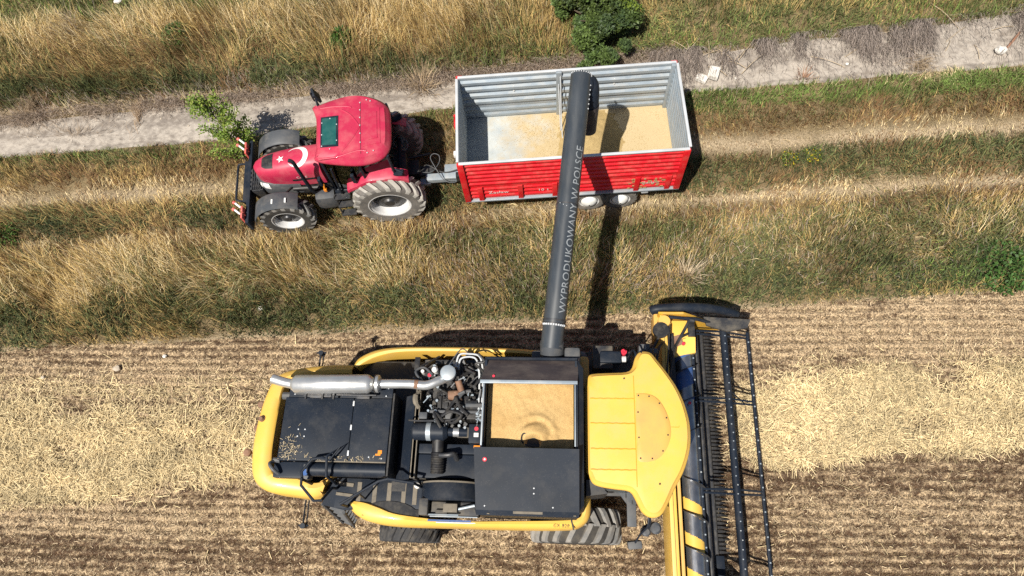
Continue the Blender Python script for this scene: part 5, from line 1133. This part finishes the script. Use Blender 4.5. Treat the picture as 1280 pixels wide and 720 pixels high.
# dead flattened grass lying on the north side of the track
n = 46000; x = rng.uniform(2.3, 14, n); y = track_n(x) - np.abs(rng.normal(0, .5, n))*1.2 + .28
den = fbm(x, y*.35, 1.5, 4, 61); kp = (rng.random(n) < np.clip((den-.41)*3.4, .03, .85)) & (y > track_s(x)+.02); x, y = x[kp], y[kp]; n = len(x)
xl = rng.uniform(XA, 3, 30000); yl = track_n(xl) + rng.normal(.10, .13, len(xl)); kl = rng.random(len(xl)) < np.clip((fbm(xl, yl, 1.6, 3, 62)-.25)*2.2, .05, 1); xl, yl = xl[kl], yl[kl]; m = len(xl)
cR = np.array([.30, .25, .215])[None]*rng.choice([.45, .7, 1., 1.5, 1.9], (n, 1)); cL = np.array([.52, .42, .335])[None]*rng.uniform(.45, 1.3, (m, 1))
o = make_blades('dead_grass', np.stack([np.r_[x, xl], np.r_[y, yl], np.zeros(n+m)+.006], -1), np.r_[rng.uniform(.2, .75, n), rng.uniform(.12, .40, m)], np.r_[rng.uniform(.006, .013, n), rng.uniform(.007, .016, m)],
                np.r_[rng.normal(-1.72, .30, n), rng.normal(-1.6, .6, m)], np.r_[rng.uniform(1.3, 1.56, n), rng.uniform(.5, 1.5, m)], np.concatenate([cR, cL]), twist=.3)
tag(o, 'grey flattened dead grass lying across the pale track', 'dead grass', kind='stuff')

# ------------------------------------------------------------------ stubble, chaff and straw on the field
def strips(name, x, y, z, L, W, az, tilt, col, label, cat, roll=.5, mat='straw'):
    n = len(x); d = np.stack([np.cos(az)*np.cos(tilt), np.sin(az)*np.cos(tilt), np.sin(tilt)], -1)
    ro = rng.normal(0, roll, n); s = np.stack([-np.sin(az)*np.cos(ro), np.cos(az)*np.cos(ro), np.sin(ro)], -1)*(W/2)[:, None]; P = np.stack([x, y, z], -1); Q = P + d*L[:, None]
    V = np.stack([P-s, P+s, Q+s*.8, Q-s*.8], 1).reshape(-1, 3); a = np.arange(n)*4
    o = mesh_np(name, V, np.stack([a, a+1, a+2, a+3], -1), mat, np.repeat(col, 4, 0)); return tag(o, label, cat, kind='stuff')
n = 170000; x = rng.uniform(XA, XB, n); y = rng.uniform(-3.5, 6, n); ph = rowph(x, y); y = y - (ph-np.round(ph))*RS*.82
kp = (y < edge_field(x)-.02) & (rng.random(n) < np.clip(.2+1.7*(fbm(x, y, 4.5, 3, 76)-.28), 0, 1)*(1-.8*swath(x, y))*(1-.7*bare(x, y))); x, y = x[kp], y[kp]; n = len(x)
colr = np.array([.33, .245, .14])[None]*rng.uniform(.35, 1.3, (n, 1))
o = make_blades('stubble', np.stack([x, y, 0*x], -1), rng.uniform(.05, .13, n), rng.uniform(.006, .011, n), rng.uniform(0, 6.28, n), rng.uniform(.1, .9, n), colr, 'straw', 3); tag(o, 'short cut wheat stubble standing in rows on the field', 'stubble', kind='stuff')
n = 260000; x = rng.uniform(XA, XB, n); y = rng.uniform(-4.8, 6, n); ch = chop(x, y); pz = rowph(x, y); gap = np.abs(pz-np.round(pz))*2
kp = (y < edge_field(x)+.05) & (rng.random(n) < np.clip(.05+.15*gap+.75*ch*(.45+.55*gap), 0, 1)*np.clip(.3+1.8*(fbm(x, y, 2.4, 3, 95)-.25), .1, 1)) & (rng.random(n) > .96*bare(x, y)) & (rng.random(n) > .8*lugs(x, y))
x, y = x[kp], y[kp]; n = len(x)
strips('chaff', x, y, rng.uniform(.005, .035, n), rng.uniform(.03, .10, n), rng.uniform(.006, .014, n), rng.uniform(0, 6.28, n), rng.normal(0, .25, n), np.array([.66, .515, .33])[None]*rng.uniform(.35, 1.3, (n, 1)), 'short chopped straw and chaff scattered over the field', 'chaff')
n = 520000; x = rng.uniform(XA, XB, n); y = rng.uniform(-.2, 5.2, n); s_ = swath(x, y); kp = (rng.random(n) < s_**1.0*.95+.004) & (y < edge_field(x)-.1)
x, y, s_ = x[kp], y[kp], s_[kp]; n = len(x)
pile = .02+.13*s_*fbm(x, y, 1.6, 3, 77)
strips('straw_swath', x, y, pile*rng.uniform(.25, 1, n), rng.uniform(.06, .28, n), rng.uniform(.006, .015, n), rng.uniform(0, 6.28, n), rng.normal(0, .22, n), np.array([.78, .625, .36])[None]*rng.uniform(.36, 1.2, (n, 1))*(.72+.56*fbm(x*.5, y*1.6, 1.8, 3, 105))[:, None], 'loose golden straw swath lying in a band on the field', 'straw')

n = len(CH[0]); strips('chaff_litter', CH[0], CH[1], np.full(n, 2.752), rng.uniform(.015, .06, n), rng.uniform(.005, .012, n), rng.uniform(0, 6.28, n), rng.uniform(0, .15, n), np.array([.50, .41, .27])[None]*rng.uniform(.6, 1.2, (n, 1)), 'straw bits caught on the black rear hood of the combine', 'chaff')

# ================================================================== SMALL THINGS ON THE GROUND
def leaves(name, P, size, col, mat='leaf', parent=None, up=.5, off=None):
    n = len(P); az = rng.uniform(0, 2*PI, n); el = rng.normal(.1, .55, n); d = np.stack([np.cos(az)*np.cos(el), np.sin(az)*np.cos(el), np.sin(el)], -1)
    ro = rng.normal(0, .7, n); s = np.stack([-np.sin(az)*np.cos(ro), np.cos(az)*np.cos(ro), np.sin(ro)], -1)
    L = size[:, None]; V = np.stack([P, P+d*L*.45+s*L*.30, P+d*L, P+d*L*.45-s*L*.30], 1).reshape(-1, 3); a = np.arange(n)*4
    o = mesh_np(name, V, np.stack([a, a+1, a+2, a+3], -1), mat, np.repeat(col, 4, 0))
    if parent: o.parent = parent
    return o
# dense bush behind the trailer
BC = Vector((1.02, 13.15, 0)); bush = thing('bush', 'dense dark green bush growing behind the trailer beside the track', 'bush', BC)
PL = []; LT = []
for k in range(46):
    a = rng.uniform(0, 2*PI); rr_ = 1.0*rng.random()**.6; hc = rng.uniform(.35, 1.15)*(1.1-.5*rr_); lr = rng.uniform(.18, .40)
    if k >= 35: rr_ = rng.uniform(1.05, 1.5); lr = rng.uniform(.12, .22); hc = rng.uniform(.2, .6)
    m_ = int(2300*lr/.33); LT.append(np.repeat(np.array([[1, 1, 1]])*rng.uniform(.55, 1.35) + np.array([[.25, .12, 0]])*rng.random()**2, m_, 0)); q = rng.normal(0, 1, (m_, 3)); q /= np.linalg.norm(q, axis=1)[:, None]; q *= (lr*rng.uniform(.35, 1.12, m_)**.5)[:, None]
    PL.append(q*np.array([1, 1, .8]) + np.array([rr_*math.cos(a)*.92, rr_*math.sin(a)*1.15, hc*1.35]))
P = np.concatenate(PL); LT = np.concatenate(LT); LT = LT[P[:, 2] > .03]; P = P[P[:, 2] > .03]; cl = fbm(P[:, 0]+P[:, 2], P[:, 1]-P[:, 2], 3.2, 3, 82); P = P[cl > .40]; LT = LT[cl > .40]; cl = cl[cl > .40]; n = len(P)
c = np.array([.070, .108, .030])[None]*rng.uniform(.5, 1.6, (n, 1))*LT; yl = (np.hypot(P[:, 0]-.62, P[:, 1]+.02+.3*(P[:, 0]-.6)) < .36) & (P[:, 2] > .5) & (rng.random(n) < .5); c[yl] = np.array([.20, .27, .04])*rng.uniform(.8, 1.2, (yl.sum(), 1))
bl = (cl > .62); c[bl] = c[bl]*.8+np.array([.03, .05, .035])*.6
leaves('foliage', P, rng.uniform(.04, .10, n), c, parent=bush)
x = MB()
for k in range(12):
    a = k*.55; x.tube(smooth_path([(0.05*math.cos(a), .05*math.sin(a), 0), (.3*math.cos(a), .3*math.sin(a), .45), (.7*math.cos(a), .7*math.sin(a), .8)], 4), [.03]*4+[.022]*4+[.01], 7)
x.build('stem', 'bark', bush)
# sapling in front of the tractor
SC = Vector((-7.92, 9.06, 0)); sap = thing('sapling', 'young tree with bright green sparse leaves in front of the tractor', 'tree', SC)
x = MB(); tips = []; r2 = random.Random(12)
x.tube(smooth_path([(0, 0, 0), (-.02, .10, .6), (-.06, .2, 1.2), (-.10, .38, 2.3)], 5), [.028]*5+[.022]*5+[.014]*5+[.008], 8)
for k in range(26):
    z = .2+1.9*k/26; b0 = Vector((-.12*z/2.1, .34*z/2.1, z)); a = r2.uniform(0, 2*PI); L_ = r2.uniform(.3, .62)*(1.15-.5*z/2.1)
    e = b0+Vector((math.cos(a)*L_-.05, math.sin(a)*L_*.85+.04, r2.uniform(.1, .4))); mdl = (b0+e)/2+Vector((0, 0, .08)); x.tube([b0, mdl, e], [.010, .007, .003], 6); tips.append((b0, mdl, e))
x.build('trunk', 'bark', sap)
P = []
for b0, mdl, e in tips:
    for j in range(170):
        t = r2.uniform(.25, 1.12); p = b0.lerp(e, t)+Vector((r2.gauss(0, .07), r2.gauss(0, .07), r2.gauss(0, .06))); P.append(p)
P = np.array([tuple(p) for p in P]); n = len(P); c = np.array([.165, .25, .042])[None]*rng.uniform(.55, 1.35, (n, 1)); yb = rng.random(n) < .25; c[yb] = np.array([.29, .33, .07])*rng.uniform(.8, 1.2, (yb.sum(), 1))
leaves('crown', P, rng.uniform(.04, .085, n), c, parent=sap)
# stones and slabs
def rock(nm, lab, cat, loc, d, mat='stone', seed=0, flat=False, rz=0, group=None):
    t = bmesh.new(); r3 = random.Random(seed)
    bmesh.ops.create_icosphere(t, subdivisions=2, radius=.5)
    for v in t.verts:
        v.co = v.co*(1+r3.uniform(-.14, .14))
        if flat: v.co.x = max(-.36, min(.36, v.co.x*1.3)); v.co.y = max(-.36, min(.36, v.co.y*1.25)); v.co.z = max(-.3, min(.3, v.co.z))
        v.co = Vector((v.co.x*d[0], v.co.y*d[1], v.co.z*d[2]+d[2]*.25))
    me = D.meshes.new(nm); t.to_mesh(me); t.free(); me.materials.append(M[mat]); o = D.objects.new(nm, me); o.location = loc; o.rotation_euler = (0, 0, rz); COL.objects.link(o); return tag(o, lab, cat, group)
rock('stone_slab', 'white broken slab on the track edge, nearer the trailer', 'slab', (3.56, 11.43, .03), (.40, .28, .16), 'stone', 1, True, -.5)
rock('stone_slab', 'larger white slab leaning by dead stalks, farther from the trailer', 'slab', (3.86, 11.55, .06), (.36, .46, .24), 'stone', 2, True, -.3)
rock('stone', 'white stone beside the reddish stick on the track', 'stone', (10.95, 12.12, .05), (.27, .24, .18), 'stone', 3)
rock('stone', 'small white stone lying alone mid track, right of the trailer', 'stone', (7.2, 11.82, .03), (.09, .08, .07), 'stone', 4)
for (xx, yy, s_, lab) in ((-10.0, 3.68, .17, 'brownish clod left of the harvester near the grass'), (-8.95, 3.98, .10, 'small pale stone in the stubble left of the harvester'), (-6.9, 5.15, .13, 'white stone at the edge of the grass above the stubble'), (-11.7, 3.45, .09, 'tiny stone at the far left of the stubble')):
    rock('stone', lab, 'stone', (xx, yy, .03), (s_, s_*.85, s_*.6), 'stone' if 'white' in lab or 'pale' in lab else 'fieldstone', int(s_*1000))
rock('scrap', 'small grey white scrap in the straw coloured grass at top left', 'scrap', (-12.3, 14.0, .5), (.22, .16, .1), 'stone', 9)
for i in range(26):
    xx = float(rng.uniform(-14, 12)); sz = float(rng.uniform(.03, .07)); yy = float(track_s(np.array([xx]))[0]) + float(rng.uniform(.15, 1.0))
    if -6.5 < xx < 3: continue
    rock('pebble', 'small pale pebble lying loose on the sandy track', 'pebble', (xx, yy, .008), (sz, sz*.8, sz*.6), 'fieldstone' if i % 3 else 'stone', 40+i, False, i*1.3, 'pebbles on the track')
# sticks
def stick(lab, pts, r, mat, cat='stick', nm='stick', group=None):
    c0 = Vector(pts[0]); x = MB(c0); x.tube(smooth_path(pts, 4), r, 7); o = x.build(nm, mat); o.location = c0; return tag(o, lab, cat, group)
stick('reddish brown stick pointing at the white stone at the far right', [(11.0, 12.05, .03), (11.25, 12.35, .07), (11.55, 12.7, .06)], .03, 'redwood')
rs2 = random.Random(21)
for i in range(16):
    a = rs2.uniform(.4, 2.9); x0, y0 = 3.9+rs2.uniform(-.8, 1.0), 11.75+rs2.uniform(-.25, .35); L_ = rs2.uniform(.35, .9)
    stick('pale dead stalk in the loose heap above the white slabs', [(x0, y0, .04), (x0+L_*.5*math.cos(a), y0+L_*.5*math.sin(a), .12), (x0+L_*math.cos(a), y0+L_*math.sin(a), .05)], .009, 'drywood', 'stalk', 'dry_stalk', 'dead stalks around the white slabs')
for i in range(14):
    a = rs2.uniform(0, 3.1); x0, y0 = rs2.uniform(6.2, 12), 0; y0 = SL*x0+rs2.uniform(11.15, 12.3); L_ = rs2.uniform(.3, 1.0)
    stick('thin dead stalk lying on the pale track right of the trailer', [(x0, y0, .03), (x0+L_*.5*math.cos(a), y0+L_*.5*math.sin(a), .09), (x0+L_*math.cos(a), y0+L_*math.sin(a), .03)], .008, 'drywood', 'stalk', 'dry_stalk', 'dead stalks strewn on the track')
# weeds
def weed(nm, lab, cat, loc, h, rad, n, col, leaf=.0, lean=(.2, .9), wid=(.008, .02), flow=None, az=None, sxy=(1., 1.)):
    r = np.abs(rng.normal(0, rad, n)); a = rng.uniform(0, 2*PI, n); P = np.stack([r*np.cos(a)*sxy[0], r*np.sin(a)*sxy[1], 0*a], -1)
    AZ = a if az is None else rng.normal(az, .6, n)
    o = make_blades(nm, P, h*rng.uniform(.5, 1.15, n), rng.uniform(*wid, n), AZ, rng.uniform(*lean, n), np.array(col)[None]*rng.uniform(.55, 1.4, (n, 1))); o.location = loc
    return tag(o, lab, cat)
weed('dry_weed', 'bleached dry weed with stiff stalks in the grass below the trailer', 'weed', (2.85, 6.02, 0), .6, .20, 190, (.58, .48, .34), wid=(.01, .024), lean=(.1, .8))
weed('dry_weed', 'dry brown weed clump hanging over the track at far left', 'weed', (-14.2, 10.95, 0), .6, .34, 420, (.40, .30, .2), wid=(.004, .011), lean=(.8, 1.5), az=-1.4, sxy=(.5, 1.5))
weed('dry_weed', 'narrow reddish brown weed standing on the track left of the sapling', 'weed', (-11.15, 10.55, 0), .35, .26, 150, (.34, .24, .15), wid=(.004, .011), lean=(.7, 1.5), az=1.6, sxy=(.3, 1.5))
weed('dry_weed', 'low spread of withered weed along the near edge of the far left track', 'weed', (-12.7, 10.02, 0), .22, .5, 260, (.36, .28, .2), wid=(.004, .011), lean=(.9, 1.5), sxy=(1.6, .35))
weed('dry_weed', 'thin dry weed on the track above the tractor cab', 'weed', (-3.6, 11.3, 0), .5, .24, 220, (.50, .38, .24), lean=(.4, 1.3))
weed('dry_weed', 'flattened dry brown weed on the track edge right of the slabs', 'weed', (8.9, 11.75, 0), .5, .25, 200, (.40, .30, .19), wid=(.005, .013), lean=(.9, 1.5), az=-.9)
weed('dry_weed', 'small brown weed in the middle of the track', 'weed', (6.1, 11.45, 0), .24, .14, 90, (.40, .25, .17), lean=(.3, 1.2))
weed('dry_weed', 'greyish dead weed with bare stems left among the golden grass', 'weed', (-13.7, 13.3, 0), .8, .4, 200, (.34, .28, .24), wid=(.005, .012), lean=(.1, .9))
for (xx, yy, h_, rd, lab) in ((-10.6, 13.1, .55, .34, 'dark green weed clump in the golden grass, leftmost above the track'), (-5.9, 12.9, .5, .26, 'dark green weed clump above the tractor in the golden grass'), (9.7, 6.25, .4, .5, 'lush green weed patch by the stubble at the far right'), (-13.9, 6.8, .45, .45, 'dark green weed clump at the left edge of the lower grass')):
    n = 900; r = rng.random(n)**.5*rd*1.3; a = rng.uniform(0, 6.28, n); P = np.stack([r*np.cos(a), r*np.sin(a), h_*rng.random(n)*(1.1-r/rd/1.6)], -1)
    o = leaves('green_weed', P, rng.uniform(.05, .11, n), (np.array([.055, .10, .02]) if xx < 5 else np.array([.06, .125, .03]))[None]*rng.uniform(.6, 1.5, (n, 1))); o.location = (xx, yy, .02); tag(o, lab, 'weed')
for (xx, yy, lab) in ((5.4, 8.95, 'sparse yellow flowered weed right of the trailer, nearer one'), (5.95, 9.05, 'yellow flowered weed right of the trailer, the brighter clump')):
    n = 160; r = rng.random(n)**.5*.22; a = rng.uniform(0, 6.28, n); P = np.stack([r*np.cos(a), r*np.sin(a), .12+.2*rng.random(n)], -1); c = np.array([.12, .17, .03])[None]*rng.uniform(.7, 1.3, (n, 1)); f_ = rng.random(n) < (.12 if xx < 5.6 else .22); c[f_] = (.55, .40, .02)
    o = leaves('flowering_weed', P, rng.uniform(.03, .06, n), c); o.location = (xx, yy, 0); tag(o, lab, 'weed')

# ================================================================== LIGHT, SKY, CAMERA
w = D.worlds.new('World'); scene.world = w; w.use_nodes = True; nt = w.node_tree
bg = nt.nodes['Background']; sky = nt.nodes.new('ShaderNodeTexSky'); sky.sky_type = 'NISHITA'; sky.sun_disc = False
tosun = Vector((-.31, -.49, 1)).normalized()
sky.sun_elevation = math.asin(tosun.z); sky.sun_rotation = math.atan2(tosun.x, tosun.y); sky.air_density = 1.0; sky.dust_density = 1.0
nt.links.new(sky.outputs[0], bg.inputs[0]); bg.inputs[1].default_value = SKY = .052
sl = D.lights.new('sun', 'SUN'); sl.energy = 5.0; sl.angle = R(.5); sl.color = (1, .945, .845); so = D.objects.new('sun', sl); COL.objects.link(so); so.rotation_euler = tosun.to_track_quat('Z', 'Y').to_euler(); so.location = (-10, -16, 30)
cd = D.cameras.new('camera'); cd.sensor_width = 36; cd.lens = 23.99; cd.clip_end = 500; cd.clip_start = .1
co = D.objects.new('camera', cd); COL.objects.link(co)
rx = Vector((0.9975317821720973, 0.030735854727157952, -0.06313201082454772)); ux = Vector((-0.00545102384993898, 0.9302907779625554, 0.3667824352075913)); bz = Vector((0.07000449910932272, -0.36553300216535106, 0.9281621595564206))
co.matrix_world = Matrix(((rx.x, ux.x, bz.x, 0), (rx.y, ux.y, bz.y, 0), (rx.z, ux.z, bz.z, 14.4965), (0, 0, 0, 1)))
scene.camera = co
vs = scene.view_settings; vs.view_transform = 'Standard'; vs.look = 'None'; vs.exposure = .52; vs.gamma = 1.0; vs.use_curve_mapping = False
scene.cycles.max_bounces = 6; scene.cycles.transparent_max_bounces = 8
scene.cycles.use_denoising = False
